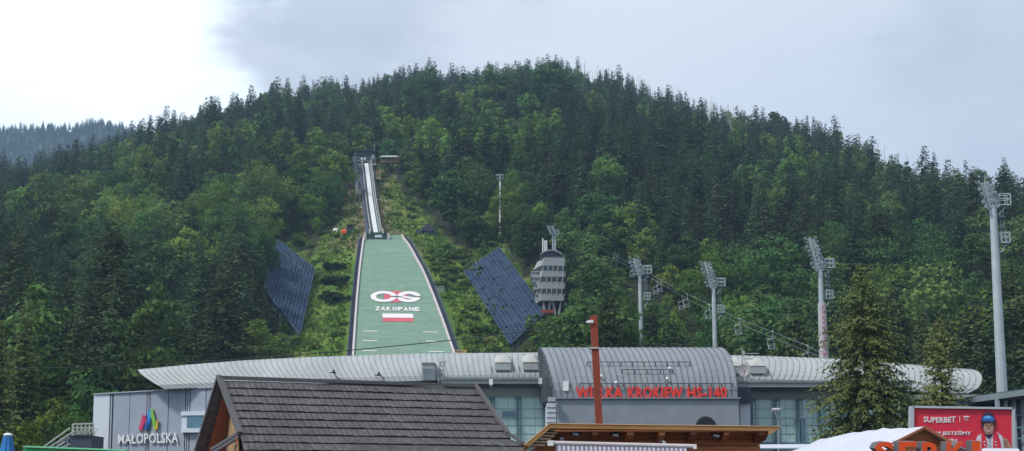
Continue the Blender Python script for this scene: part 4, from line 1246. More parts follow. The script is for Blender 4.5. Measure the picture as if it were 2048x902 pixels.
# ---------------------------------------------------------------- stadium building
bld = thing('stadium_building', (5, 112, 0), 'long silver vaulted stadium building with mint glass walls and a grey central vault', 'building')
def wing(name, xs_e, re_, De, xs_c, rc, Dc, mats, left_tip, mb=None, seam=.53, na=12):
    """xs_e/re_: eave px->row table, xs_c/rc: crest table; both swept as one half-barrel, then the rear half mirrored."""
    out = MB(); X0e, X1e = P(xs_e[0], re_[0], De).x, P(xs_e[-1], re_[-1], De).x
    X0c, X1c = P(xs_c[0], rc[0], Dc).x, P(xs_c[-1], rc[-1], Dc).x
    ze = lambda x: float(np.interp(x, [P(a, b, De).x for a, b in zip(xs_e, re_)], [P(a, b, De).z for a, b in zip(xs_e, re_)]))
    zc = lambda x: float(np.interp(x, [P(a, b, Dc).x for a, b in zip(xs_c, rc)], [P(a, b, Dc).z for a, b in zip(xs_c, rc)]))
    nx = 60
    def pt(s, a, lift=0):
        ph = a * math.pi / 2
        sx = math.sin(ph) if a <= 1 else math.sin(ph)
        x0 = X0e + (X0c - X0e) * sx ** .85; x1 = X1e + (X1c - X1e) * sx ** .55
        x = x0 + (x1 - x0) * s
        y = De + (Dc - De) * (1 - math.cos(ph)); e, c = ze(x), zc(x)
        z = e + (c - e) * math.sin(ph)
        nrm = Vector((0, -math.cos(ph) * (c - e), math.sin(ph) * (Dc - De))).normalized()
        return Vector((x, y, z)) + nrm * lift
    A = [2 * i / (2 * na) for i in range(2 * na + 1)]
    V = [pt(i / nx, a) for i in range(nx + 1) for a in A]; k = len(A)
    out.mesh(V, [(i * k + j, (i + 1) * k + j, (i + 1) * k + j + 1, i * k + j + 1) for i in range(nx) for j in range(k - 1)], 0)
    out.mesh([V[i * k] for i in range(nx + 1)] + [V[i * k + k - 1] for i in range(nx + 1)], [(i, i + nx + 1, i + nx + 2, i + 1) for i in range(nx)], 1)
    out.poly(V[:k][::-1], 0); out.poly(V[-k:], 0)
    ns = int((X1c - X0c) / seam)
    for i in range(ns + 1):
        s_ = i / ns; w = .022
        prev = None
        for a in A[:na + 3]:
            q = pt(s_, a, .0); q2 = pt(s_, a, .045)
            if prev: out.hull8([prev[0] + Vector((-w, 0, 0)), prev[0] + Vector((w, 0, 0)), q + Vector((w, 0, 0)), q + Vector((-w, 0, 0)),
                                prev[1] + Vector((-w, 0, 0)), prev[1] + Vector((w, 0, 0)), q2 + Vector((w, 0, 0)), q2 + Vector((-w, 0, 0))], 1)
            prev = (q, q2)
    return out.build(name, mats, bld), pt
lw, ptL = wing('left_wing_roof', [330, 480, 700, 900, 1112], [778, 772, 765, 760, 758], 108, [298, 400, 500, 640, 850, 1112], [744, 733, 725, 717.5, 711, 709], 118, ['roof_l', 'seam'], True)
rw, ptR = wing('right_wing_roof', [1440, 1536, 1650, 1800, 1900, 1937], [764, 767, 772, 781, 787, 786], 108, [1436, 1536, 1650, 1826, 1914, 1912], [714, 717, 721, 735, 743, 762], 118, ['roof_l', 'seam'], False)

# centre vault
De, Dc = 100, 111
XL, XR = P(1112, 795, De).x, P(1475, 795, De).x
ze, zc = P(1300, 797, De).z, P(1300, 699, Dc).z
b = MB(); na = 14
A = [i / na * 2 for i in range(na + 1)]
def pv(x, a, lift=0):
    ph = a * math.pi / 2; y = De + (Dc - De) * (1 - math.cos(ph)); z = ze + (zc - ze) * math.sin(ph) ** .92 if 0 < a < 2 else ze
    x -= 1.15 * math.sin(ph) * (XR - x) / (XR - XL)
    return Vector((x, y - math.cos(ph) * lift, z + math.sin(ph) * lift))
A = [i / 14 for i in range(29)]
L_ = [pv(XL, a) for a in A]; R_ = [pv(XR, a) for a in A]; n = len(A)
b.mesh(L_ + R_, [(j, j + n, j + n + 1, j + 1) for j in range(n - 1)], 0)
b.poly(L_[::-1], 2); b.poly(R_, 2)
ns = 31
for i in range(ns + 1):
    x = XL + (XR - XL) * i / ns; prev = None; w = .024
    for a in A[:18]:
        q, q2 = pv(x, a), pv(x, a, .05)
        if prev: b.hull8([prev[0] + Vector((-w, 0, 0)), prev[0] + Vector((w, 0, 0)), q + Vector((w, 0, 0)), q + Vector((-w, 0, 0)), prev[1] + Vector((-w, 0, 0)), prev[1] + Vector((w, 0, 0)), q2 + Vector((w, 0, 0)), q2 + Vector((-w, 0, 0))], 1)
        prev = (q, q2)
for k in range(12):                         # upright slats on the left end wall
    a = .12 + k * .075; q = pv(XL, a); b.box(q.x - .12, q.x - .02, q.y - .06, q.y + .06, ze, q.z, 1)
cv = b.build('central_vault_roof', ['roof_c', 'seam_d', 'clad_c'], bld)
def on_vault(row):                          # angle along the vault seen at this row
    best = min((abs(proj(0 + 10, pv(10, a / 200).y, pv(10, a / 200).z)[1] - row), a / 200) for a in range(0, 200)); return best[1]
for row, x0, x1, pr in ((729, 1175, 1382, 0), (743, 1246, 1348, 1), (769, 1160, 1468, 1)):
    a = on_vault(row); g_ = MB(); q = pv(0, a, .35); u0, u1 = (x0 - 1024) / F * q.y, (x1 - 1024) / F * q.y
    g_.beam((u0, q.y, q.z), (u1, q.y, q.z), .07)
    k = int((u1 - u0) / .85)
    for i in range(k + 1):
        x = u0 + (u1 - u0) * i / k; g_.beam((x, q.y, q.z), (x, pv(x, a).y - .02, pv(x, a).z - .12), .07)
    g_.build('snow_guard', 'seam_d', bld)
q = pv(0, on_vault(772), .05); x = (1132 - 1024) / F * q.y; MB().box(x - .22, x + .22, q.y - .15, q.y + .2, q.z - .4, q.z + .4).build('junction_box', 'white', bld)
for px, row in ((1203, 755), (1233, 767), (1336, 759), (1341, 740)):
    q = pv(0, on_vault(row), .25); x = (px - 1024) / F * q.y; MB().ball((x, q.y, q.z), .14, .14, .14, 8, 5).tube((x, q.y, q.z), (x, q.y + .3, q.z - .2), .04).build('roof_lamp', 'white', bld)

# box under the vault
XB0, XB1 = P(1106, 800, 99.3).x, P(1478, 800, 99.3).x; zt = P(1300, 798, 99.3).z
b = MB(); b.box(XB0 + .35, XB1, 99.3, 122, .0, zt, 0)
nb = 9
for i in range(1, nb): x = XB0 + (XB1 - XB0) * i / nb; b.box(x - .012, x + .012, 99.29, 99.3, 0, zt, 1)
b.box(XB0 + .25, XB1 + .1, 99.1, 100.6, zt, zt + .12, 2)
b.build('central_box_wall', ['clad_c', 'clad_c', 'roof_c'], bld)
b = MB(); q = P(1412, 850, 99.2); b.tube((q.x, 99.28, q.z - .1), (q.x, 98.9, q.z - .1), .82, .74, 20); b.build('round_window', 'black', bld)
# side face pieces between wing and vault
b = MB(); b.box(P(1094, 790, 101).x, XB0 + .3, 101, 108, 0, P(1100, 806, 101).z, 0); b.box(P(1090, 770, 103).x, XL - .14, 103.5, 108, P(1100, 806, 103).z, P(1090, 770, 103).z, 1)
for k in range(8): z = P(1100, 816 + k * 10, 101).z; b.box(P(1094, 790, 101).x - .01, XB0 + .3, 100.97, 101, z, z + .05, 1)
b.build('side_return_wall', ['clad_l', 'gap'], bld)

# eave build-up: gutter, fascia, louvre, glass
def facade(x0, x1, side, rows, D, mull, winbox):
    g_, f1, lv0, lv1, gl1 = rows
    zz = lambda r: P((x0 + x1) / 2, r, D).z
    xx = lambda p_, d=D: P(p_, 780, d).x
    e = MB()
    e.box(xx(x0) - .6, xx(x1) + .6, D - 1.4, D + 1.2, zz(f1), zz(g_) - .06, 0)
    e.box(xx(x0) - .7, xx(x1) + .7, D - 1.52, D - 1.4, zz(g_) - .1, zz(g_) + .1, 1)
    e.build('eave_fascia', ['fascia', 'galv_d'], bld)
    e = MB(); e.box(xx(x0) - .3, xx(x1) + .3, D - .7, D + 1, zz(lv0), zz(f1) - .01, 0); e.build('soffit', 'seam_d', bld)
    e = MB(); n_ = 7
    for k in range(n_):
        a, c = lv0 + (lv1 - lv0) * k / n_, lv0 + (lv1 - lv0) * (k + 1) / n_
        e.hull8([(xx(x0), D - .2, zz(c)), (xx(x1), D - .2, zz(c)), (xx(x1), D + .3, zz(c)), (xx(x0), D + .3, zz(c)), (xx(x0), D - .3, zz(a) - .01), (xx(x1), D - .3, zz(a) - .01), (xx(x1), D + .3, zz(a) - .01), (xx(x0), D + .3, zz(a) - .01)])
    e.build('louvre_band', 'louvre', bld)
    e = MB(); e.box(xx(x0), xx(x1), D + .06, D + .5, 0, zz(lv1), 0)
    gw = e.build('glass_wall', 'mint', bld)
    e = MB()
    for r in (818, 836, 851, 868): e.box(xx(x0), xx(x1), D + .03, D + .06, zz(r) - .02, zz(r) + .02, 0)
    for p_ in np.arange(x0 + 8, x1, 27): e.box(xx(p_) - .015, xx(p_) + .015, D + .04, D + .062, 0, zz(lv1), 0)
    e.build('panel_joint', 'teal', gw)
    for p_ in mull:
        e = MB(); e.box(xx(p_) - .09, xx(p_) + .09, D - .3, D + .02, 0, zz(lv1) + .0)
        for r in (800, 830, 860): e.beam((xx(p_) + .25, D - .5, zz(r)), (xx(p_), D, zz(r)), .06)
        e.tube((xx(p_) + .28, D - .5, 0), (xx(p_) + .28, D - .5, zz(lv1)), .05, n=6)
        for sx in (-.2, .25): e.beam((xx(p_) + sx, D - .6, zz(lv1) - .05), (xx(p_) + sx * .3, D - .1, zz(lv1) - .3), .07)
        e.build('mullion', 'teal', bld)
    for (a, c, r0, r1) in winbox:
        e = MB(); e.box(xx(a), xx(c), D - .06, D + .03, zz(r1), zz(r0), 0); w_ = e.build('window', 'galv', bld)
        e = MB(); e.box(xx(a) + .08, xx(c) - .08, D - .08, D - .05, zz(r1) + .08, zz(r0) - .08, 0); e.build('pane', 'bluewin', w_)
facade(900, 1093, 'l', (760, 770, 776, 794, 888), 107, [983, 1035, 1087], [(1003, 1031, 821, 836)])
facade(1481, 1800, 'r', (766, 777, 783, 798, 888), 107, [1502, 1549, 1594, 1637, 1680, 1724], [(1587, 1611, 836, 886)])
b = MB(); b.box(P(1481, 800, 107).x, P(1780, 800, 107).x, 106.4, 107.2, P(1500, 892, 107).z, P(1500, 885, 107).z); b.build('base_rail', 'teal', bld)
b = MB(); b.box(P(1480, 800, 104).x, P(1500, 800, 104).x, 104, 109, 0, P(1490, 806, 104).z, 0)
b.box(XR + .14, P(1500, 790, 104).x, 103.5, 108.4, P(1490, 806, 104).z, P(1490, 775, 104).z, 1); b.build('side_return_wall', ['clad_l', 'gap'], bld)
b = MB(); b.box(P(1800, 800, 108).x, P(1925, 800, 108).x, 108, 122, 0, P(1860, 799, 108).z, 0); b.box(P(1760, 790, 107).x, P(1960, 790, 107).x, 106.6, 123, P(1860, 799, 107).z, P(1860, 790, 107).z, 1)
b.build('right_end_wall', ['glassd', 'fascia'], bld)

# left wall with panels (recedes to the left)
Da, Db = 112.5, 107.5
def W(px, row, off=0):
    s_ = (px - 187) / (440 - 187); D = Da + (Db - Da) * s_ - off; return P(px, row, D)
def wallpoly(mb, x0, x1, r00, r01, r10, r11, th, m=0, off=0, z0=None):   # top rows at x0,x1 / bottom rows
    a, c = W(x0, r00, off), W(x1, r01, off); lo0, lo1 = W(x0, r10, off), W(x1, r11, off)
    if z0 is not None: lo0.z = lo1.z = z0
    lo0.x, lo0.y, lo1.x, lo1.y = a.x, a.y, c.x, c.y
    y = Vector((0, th, 0)); mb.hull8([lo0, lo1, lo1 + y, lo0 + y, a, c, c + y, a + y], m)
top = lambda x: 788 - (x - 187) * .058
b = MB(); wallpoly(b, 189, 470, top(189) + 1, top(470) + 1, 902, 902, 8, 0, 0, 0); b.build('left_wall', 'gap', bld)
segs = [(188, 220, 2), (228, 260, 1), (261, 294, 1), (302, 337, 1), (338.5, 371, 1), (382, 412, 1), (413.5, 445, 1), (446, 470, 1)]
b = MB()
for x0, x1, m_ in segs: wallpoly(b, x0, x1, top(x0), top(x1), 902, 902, .25, m_ - 1, .15, 0)
for x0, x1 in ((222, 225), (295.5, 298), (299, 300.5), (373, 375.5), (377, 380)): wallpoly(b, x0, x1, top(x0), top(x1), 902, 902, .25, 0, .12, 0)
b.build('wall_cladding', ['clad', 'clad_l'], bld)
b = MB(); wallpoly(b, 187, 470, top(187) - 1, top(470) - 1, top(187) + 1, top(470) + 1, 1.0, 0, .3); b.build('parapet_cap', 'galv', bld)
b = MB(); wallpoly(b, 364, 455, 823, 821, 865, 864, .5, 0, .55)
for a, c in ((823, 831), (857, 865)): wallpoly(b, 362, 455, a, a - 2, c, c - 1, .5, 0, .7)
wo = b.build('strip_window', 'clad_l', bld)
b = MB(); wallpoly(b, 374, 455, 832, 831, 856, 855, .1, 0, .62); b.build('pane', 'bluewin', wo)

b = MB(); xa, xb = W(470, 800).x, P(900, 800, 107).x; b.box(xa, xb, 108.2, 120, 0, P(600, 775, 108.2).z - .1, 0); b.box(xa, xb, 106.4, 108.2, P(600, 776, 108).z - .5, P(600, 774, 108).z - .1, 1)
for k in range(1, 22): x = xa + (xb - xa) * k / 22; b.box(x - .02, x + .02, 108.17, 108.2, 0, P(600, 776, 108.2).z - .6, 2)
b.build('middle_wall', ['clad', 'fascia', 'gap'], bld)
# roof hatch and skylights
def roof_item(pt, px, row, fn):
    best = None
    for i in range(0, 61):
        for j in range(4, 60):
            q = pt(i / 60, j / 60); x, y = proj(*q); d = (x - px) ** 2 + (y - row) ** 2
            if best is None or d < best[0]: best = (d, q)
    return best[1]
q = roof_item(ptL, 863, 740, None)
b = MB(); b.box(q.x - .55, q.x + .55, q.y - 1.1, q.y + 1.2, q.z - .9, q.z + .55, 0); hb = b.build('roof_hatch', 'roof_l', bld)
MB().box(q.x - .62, q.x + .62, q.y - 1.2, q.y + 1.25, q.z + .55, q.z + .65).build('lid', 'galv', hb)
b = MB()
for k in range(5): b.box(q.x - .45, q.x + .45, q.y - 1.14, q.y - 1.1, q.z - .8 + k * .2, q.z - .7 + k * .2)
b.build('vent_grille', 'galv_d', hb)
b = MB(); s0 = Vector((q.x + .9, q.y - 1.3, q.z - 1.1)); b.beam(s0, s0 + Vector((0, 2.6, 2.4)), .06); b.beam(s0 + Vector((.35, 0, 0)), s0 + Vector((.35, 2.6, 2.4)), .06)
for k in range(7): b.beam(s0 + Vector((0, 2.6, 2.4)) * (k / 6), s0 + Vector((0, 2.6, 2.4)) * (k / 6) + Vector((.35, 0, 0)), .05)
b.build('roof_ladder', 'galv_d', bld)
for pt, px, row in ((ptL, 1005, 729), (ptL, 1055, 729), (ptR, 1468, 735), (ptR, 1512, 735)):
    q = roof_item(pt, px, row, None)
    b = MB(); b.hull8([(q.x - .7, q.y - .9, q.z - .6), (q.x + .7, q.y - .9, q.z - .6), (q.x + .7, q.y + .9, q.z + .2), (q.x - .7, q.y + .9, q.z + .2),
                       (q.x - .68, q.y - .9, q.z + .05), (q.x + .68, q.y - .9, q.z + .05), (q.x + .68, q.y + .9, q.z + .75), (q.x - .68, q.y + .9, q.z + .75)])
    so = b.build('skylight', 'roof_l', bld)
    b = MB(); n = 8; V = []
    for j in range(n + 1):
        for i in range(n + 1):
            u, v = i / n, j / n; h = .42 * (math.sin(math.pi * u) * math.sin(math.pi * v)) ** .6
            V.append((q.x - .72 + 1.44 * u, q.y - .95 + 1.9 * v, q.z + .07 + .72 * v + h))
    b.mesh(V, [(j * (n + 1) + i, j * (n + 1) + i + 1, (j + 1) * (n + 1) + i + 1, (j + 1) * (n + 1) + i) for j in range(n) for i in range(n)]); b.build('acrylic_dome', 'skydome', so, smooth=True)
    b = MB()
    for sx in (-1.0, 1.0):
        b.beam((q.x + sx, q.y - 1.4, q.z - .9), (q.x + sx, q.y + 1.0, q.z + .5), .05)
    b.beam((q.x - 1.0, q.y + 1.0, q.z + .5), (q.x + 1.0, q.y + 1.0, q.z + .5), .05); b.build('guard_rail', 'seam_d', so)
for px, row in ((1081, 761), (982, 763)):
    p = P(px, row, 105); b = MB().box(p.x - .16, p.x + .16, 104.8, 105.3, p.z - .3, p.z + .2).beam((p.x, 105, p.z - .5), (p.x, 105, p.z), .08); b.build('gutter_lamp', 'white', bld)
p = P(1103, 800, 99); b = MB().box(p.x - .3, p.x + .3, 98.6, 99.2, p.z - .15, p.z + .2).beam(p, p + Vector((.5, .4, 0)), .1); b.build('wall_camera', 'galv', bld)
for px, row in ((667, 745), (757, 750)):
    q = roof_item(ptL, px + 10, row + 14, None); tp = P(px, row, q.y - .3)
    b = MB().tube(q, tp, .035, n=5).box(tp.x - .28, tp.x + .25, tp.y - .1, tp.y + .1, tp.z - .06, tp.z + .04).box(tp.x - .05, tp.x + .1, tp.y - .1, tp.y + .1, tp.z - .05, tp.z + .25)
    b.build('wind_sensor', 'black', bld)
# dish and antenna on right roof
q = P(1487, 741, 106.5)
t = thing('satellite_dish', (q.x, q.y, q.z - 1.2), 'pale round satellite dish on the right roof beside the skylights', 'satellite dish')
b = MB(); n = 20; V = [q + Vector((0, .16, 0))]
for i in range(n): a = 2 * math.pi * i / n; V.append(q + Vector((.5 * math.cos(a), 0, .56 * math.sin(a))))
b.mesh(V, [(0, 1 + i, 1 + (i + 1) % n) for i in range(n)]); b.build('dish', 'board', t, smooth=True)
b = MB().tube(q + Vector((0, .2, 0)), q + Vector((0, .3, -1.2)), .05, n=6).beam(q + Vector((0, 0, -.5)), q + Vector((0, -.5, -.1)), .04).box(q.x - .06, q.x + .06, q.y - .6, q.y - .45, q.z - .15, q.z); b.build('bracket', 'galv_d', t)
t = thing('antenna', (q.x, 106.9, q.z - 1.2), 'thin antenna mast with two crossarms above the satellite dish', 'antenna')
zz = P(1487, 695, 106.9).z
MB().tube((q.x, 106.9, q.z - 1.2), (q.x, 106.9, zz), .05, n=6).build('mast', 'dead', t)
b = MB()
for r, a, c in ((707, 1488, 1518), (717, 1488, 1508), (718.5, 1488, 1505)):
    z = P(1487, r, 106.9).z; b.beam((P(a, r, 106.9).x, 106.9, z), (P(c, r, 106.9).x, 106.9, z), .05)
b.box(q.x + .05, q.x + .2, 106.8, 107, P(1487, 709, 106.9).z, P(1487, 702, 106.9).z); b.build('crossarm', 'board', t)

# red sign letters
D = 99.9
t = thing('roof_sign', (P(1300, 797, D).x, D, P(1300, 797, D).z), 'red block lettering WIELKA KROKIEW HS-140 standing at the foot of the grey vault', 'sign')
txt = MB()
words = [('WIELKA', 1152, 1246), ('KROKIEW', 1256, 1366), ('HS-140', 1375, 1454)]
for wd, x0, x1 in words:
    a, c = P(x0, 797, D).x, P(x1, 797, D).x; z0, z1 = P(1300, 797, D).z, P(1300, 773.5, D).z
    solid_text(txt, wd, lambda u, v: Vector((a + (c - a) * u, D, z0 + (z1 - z0) * v)), (0, .28, 0), bold=.035, space=1.08)
txt.build('lettering', 'red', t)
b = MB(); b.beam((P(1148, 797, D).x, D + .4, z0 + .1), (P(1456, 797, D).x, D + .4, z0 + .1), .08)
for k in range(16):
    x = P(1152, 797, D).x + k * .8; b.beam((x, D + .3, z0 - .1), (x, D + .6, z0 + .9), .05)
b.build('mounting_rail', 'seam_d', t)

# MALOPOLSKA sign
o0 = W(296, 884, .5)
t = thing('wall_sign', o0, 'white MAŁOPOLSKA lettering with a multicoloured ribbon emblem on the grey wall', 'sign')
b = MB()
def wt(u, v, x0=236, x1=356, rb0=888, rb1=885.5, rt0=869, rt1=864): 
    x = x0 + (x1 - x0) * u; lo = rb0 + (rb1 - rb0) * u; hi = rt0 + (rt1 - rt0) * u; return W(x, lo + (hi - lo) * v, .45)
solid_text(b, 'MAŁOPOLSKA', wt, (0, .1, 0), bold=.012, space=1.06); b.build('lettering', 'white', t)
ems = [([(277, 860), (284, 861), (291, 831), (285, 830)], (.62, .06, .16)), ([(285, 830), (291, 831), (294, 843), (290, 852)], (.42, .04, .12)), ([(290, 860), (296, 860), (305, 820), (300, 817), (297, 822)], (.03, .22, .62)),
       ([(300, 817), (305, 820), (302, 833), (297, 838)], (.05, .42, .62)), ([(301, 818), (305, 818), (315, 858), (308, 860), (302, 835)], (.20, .46, .07)), ([(308, 860), (315, 858), (316, 840), (313, 842), (312, 850)], (.62, .40, .05)), ([(290, 846), (296, 842), (294, 858), (290, 860)], (.04, .12, .40))]
e = MB(); ms = []
for i, (pl, c) in enumerate(ems):
    e.prism([W(x, y, .4 + .02 * i) for x, y in pl], (0, .18, 0), i); ms.append(mat('emblem_colour', c, rough=.4, var=.08))
e.build('emblem', ms, t)

# steps and dark box left of wall
p = P(140, 890, 104)
t = thing('grandstand_stairs', (p.x, 104, 0), 'pale steel stairs with handrails rising to the left wall', 'stairs')
b = MB()
for k in range(6):
    for (dx, dr) in ((0, 0),):
        x0, r0 = 83 + k * 11, 897 + k * 1.0; x1, r1 = 140 + k * 9, 856 + k * 6
        b.beam(P(x0, r0, 104 - k * .3), P(min(x1, 186), r1, 106 - k * .3), .1)
b.build('handrail', 'louvre', t)
b = MB(); a0, a1 = P(146, 848, 106), P(187, 847, 106)
b.beam(a0, a1, .12); b.beam(P(146, 856, 106), P(187, 855, 106), .1)
for k in range(6): px = 147 + k * 8; b.beam(P(px, 848, 106), P(px, 872, 106), .09); b.beam(P(px, 872, 106), P(px + 8, 856, 106), .05)
for k in range(5): b.beam(P(150 + 7 * k, 870, 105.5), P(166 + 6 * k, 856, 105.8), .08)
b.beam(P(146, 848, 106), Vector((P(146, 848, 106).x, 106, 0)), .14); b.build('landing_rail', 'louvre', t)
b = MB()
for k in range(12):
    q = P(90 + k * 6, 901 - k * 3.0, 104.6); b.box(q.x - .3, q.x + .3, 104.3, 106, q.z - .06, q.z)
    b.box(q.x - .3, q.x - .2, 104.3, 106, 0, q.z - .06)
b.build('step', 'galv_d', t)
p = P(163, 890, 100); b = MB().box(P(140, 880, 100).x, P(183, 880, 100).x, 100, 103, 0, P(160, 872.5, 100).z).box(P(139, 880, 100).x, P(184, 880, 100).x, 99.9, 103.1, P(160, 872.5, 100).z, P(160, 871, 100).z)
b.box(P(170, 880, 99.5).x, P(184, 880, 99.5).x, 99.4, 99.9, 0, P(160, 890, 99.5).z)
tag(b.build('equipment_box', 'darkroof', loc=(p.x, 100, 0)), 'dark blue equipment box under the stadium stairs', 'box')

# ---------------------------------------------------------------- right building
t = thing('side_building', (P(2010, 850, 86).x, 88, 0), 'low dark building with a slanting grey eave at the right edge', 'building')
a, c = P(1946, 800, 92), P(2120, 776, 84); b = MB()
b.hull8([a + Vector((0, 0, -.35)), c + Vector((0, 0, -.35)), c + Vector((4, 14, -.35)), a + Vector((0, 14, -.35)), a + Vector((0, 0, .3)), c + Vector((0, 0, .3)), c + Vector((4, 14, .5)), a + Vector((0, 14, .5))], 0)
b.beam(a + Vector((-.1, -.15, 0)), c + Vector((-.1, -.15, 0)), .25, .42, 1)
b.build('roof', ['darkroof', 'galv_d'], t)
b = MB(); q0, q1 = P(1962, 830, 93), P(2130, 830, 88); b.hull8([(q0.x, 93, 0), (q1.x, 88, 0), (q1.x, 99, 0), (q0.x, 99, 0), (q0.x, 93, a.z - .4), (q1.x, 88, a.z - .1), (q1.x, 99, a.z - .1), (q0.x, 99, a.z - .4)]); b.build('wall', 'glassd', t)
for k in range(5):
    px = 1990 + k * 16; q = P(px, 850, 90); b = MB().box(q.x - .1, q.x + .1, 89.2, 89.6, 0, a.z + .15); b.build('post', 'clad', t)
b = MB()
for r in (832, 856, 878): b.beam(P(1962, r, 91.5), P(2110, r - 2, 87), .1)
b.build('window_rail', 'teal', t)

# ---------------------------------------------------------------- billboard
D = 58
t = thing('billboard', (P(1926, 860, D).x, D, 0), 'red advertising billboard in a grey frame with a smiling helmeted sportsman', 'billboard')
b = MB(); b.pxpoly([(1828, 815), (2027, 817), (2029, 925), (1826, 925)], D, .25); b.build('panel', 'adred', t)
b = MB()
b.pxpoly([(1823, 811.5), (2029, 814.5), (2028, 818.5), (1828, 815.8)], D - .12, .4); b.pxpoly([(1822.5, 812), (1828.5, 813), (1828, 926), (1821, 926)], D - .12, .4)
b.pxpoly([(2024.5, 815), (2030, 815), (2031.5, 926), (2026, 926)], D - .12, .4); b.pxpoly([(1822, 922), (2030, 922), (2030, 928), (1822, 928)], D - .14, .4)
b.build('frame', 'alu', t)
for px in (1850, 2004): q = P(px, 925, D + .2); MB().box(q.x - .12, q.x + .12, D + .1, D + .34, 0, P(px, 830, D).z).build('post', 'galv_d', t)
b = MB()
D1 = D - .03
for s_, x0, x1, r0, r1, w0, bd in (('SUPERBET', 1847.5, 1911.5, 832.5, 844, 1.2, .02), ):
    solid_text(b, s_, lambda u, v: P(x0 + (x1 - x0) * u, r1 - (r1 - r0) * v + 1.6 * math.sin(math.pi * u) * (1 if True else 0), D1), (0, .02, 0), bold=bd)
for s_, x0, x1, r0, r1 in (('RAZEM JESTEŚMY', 1840, 1943, 860.5, 872), ('SUPER!', 1866, 1914, 877.5, 887)):
    solid_text(b, s_, lambda u, v: P(x0 + (x1 - x0) * u, r1 - (r1 - r0) * v, D1), (0, .02, 0), bold=.02)
b.pxpoly([(1919.3, 832), (1920.1, 832), (1920.1, 844), (1919.3, 844)], D1, .02)
b.pxpoly([(1927, 832), (1938.5, 832), (1938.5, 834.8), (1927, 834.8)], D1, .02)
for i in range(7):
    a0 = math.radians(200 + i * 20); b.pxpoly([(1932.7 + 5 * math.cos(a0), 840.5 + 3 * math.sin(a0)), (1932.7 + 5 * math.cos(a0 + .3), 840.5 + 3 * math.sin(a0 + .3)), (1932.7 + 3.6 * math.cos(a0 + .3), 840.5 + 2.2 * math.sin(a0 + .3)), (1932.7 + 3.6 * math.cos(a0), 840.5 + 2.2 * math.sin(a0))][::-1], D1, .02)
b.pxpoly([(1931, 840), (1934, 840), (1933, 842.5)], D1, .02)
b.build('lettering', 'adwhite', t)
fig = MB(); L = D - .05
def fp(pts, m, k): fig.pxpoly(pts, D - .03 - .012 * k, .012, m)
def el(cx, cy, rx, ry, a0=0, a1=360, n=20): return [(cx + rx * math.cos(math.radians(a0 + (a1 - a0) * i / n)), cy - ry * math.sin(math.radians(a0 + (a1 - a0) * i / n))) for i in range(n + (0 if a1 - a0 == 360 else 1))]
fp([(1951, 884), (1955, 872), (1963, 867), (1972, 862), (1985, 862), (1996, 865), (2004, 872), (2011, 884), (2022, 899), (2023, 922), (1950, 922)], 4, 1)   # jacket
fp([(1963, 867), (1969, 863), (1977, 900), (1979, 922), (1962, 922)], 0, 2); fp([(1986, 862), (1995, 865), (2001, 884), (2006, 922), (1987, 922)], 0, 2)      # scarf
fp([(1969, 868), (1985, 868), (1983, 874), (1979, 877), (1974, 875)], 3, 3)                                                            # collar shade
fp([(1978.4, 876), (1979.4, 876), (1981, 922), (1980, 922)], 6, 3)
fp(el(1976.8, 845, 14.5, 22), 3, 4)                        # helmet
fp([(1964, 845), (1967, 861), (1972, 868), (1980, 870), (1986, 865), (1989, 855), (1989.5, 844)][::-1], 3, 5)
fp(el(1977.3, 856, 10.0, 13.5), 1, 6)                      # face
fp(el(1976, 837.5, 12.3, 6.5), 5, 7)                        # goggles
fp([(1963.5, 842), (1990, 842), (1989, 846), (1964, 846)][::-1], 3, 8)
fp(el(1975.3, 834.5, 7.5, 3), 7, 8)
fp(el(1973.2, 851.5, 2.1, .8), 2, 8); fp(el(1982, 851, 2.1, .8), 2, 8)       # eyes
fp(el(1973.2, 849.3, 2.6, .5), 2, 8); fp(el(1982, 848.8, 2.6, .5), 2, 8)
fp([(1977.3, 851), (1979.4, 858), (1976, 858.6)], 2, 8)                       # nose shade
fp([(1973.5, 861), (1982.5, 860), (1980, 863), (1976, 863.6)], 4, 8)          # smile
fp([(1973.5, 864), (1981, 863.6), (1978.5, 865.6)], 2, 9)
hand = [(2008, 878), (2013, 876), (2016, 880), (2018, 885), (2023, 893), (2024, 902), (2019, 905), (2013, 902), (2008, 893)]
fp(hand, 1, 5)
for i in range(4): fp(el(2010.2 + i * .7, 880 + i * 4.3, 4.2, 1.7), 1, 6); fp([(2007 + i * .6, 882.3 + i * 4.3), (2013 + i, 882 + i * 4.3), (2013 + i, 882.7 + i * 4.3), (2007 + i * .6, 883 + i * 4.3)], 2, 7)
for (x, y, w, h) in ((1967.5, 882, 3, 3), (1969, 888, 2, 4), (1972, 893, 3, 2.5), (1990, 882, 2.5, 3.5), (1991, 889, 3, 3), (1993, 895, 2.2, 3.2)): fp([(x, y), (x + w, y), (x + w, y + h), (x, y + h)], 4, 4)
fig.build('printed_portrait', ['adred', 'skin', 'skin_d', 'addark', 'jacket', 'adblue', 'clad', mat('goggle_highlight', (.12, .42, .85))], t)

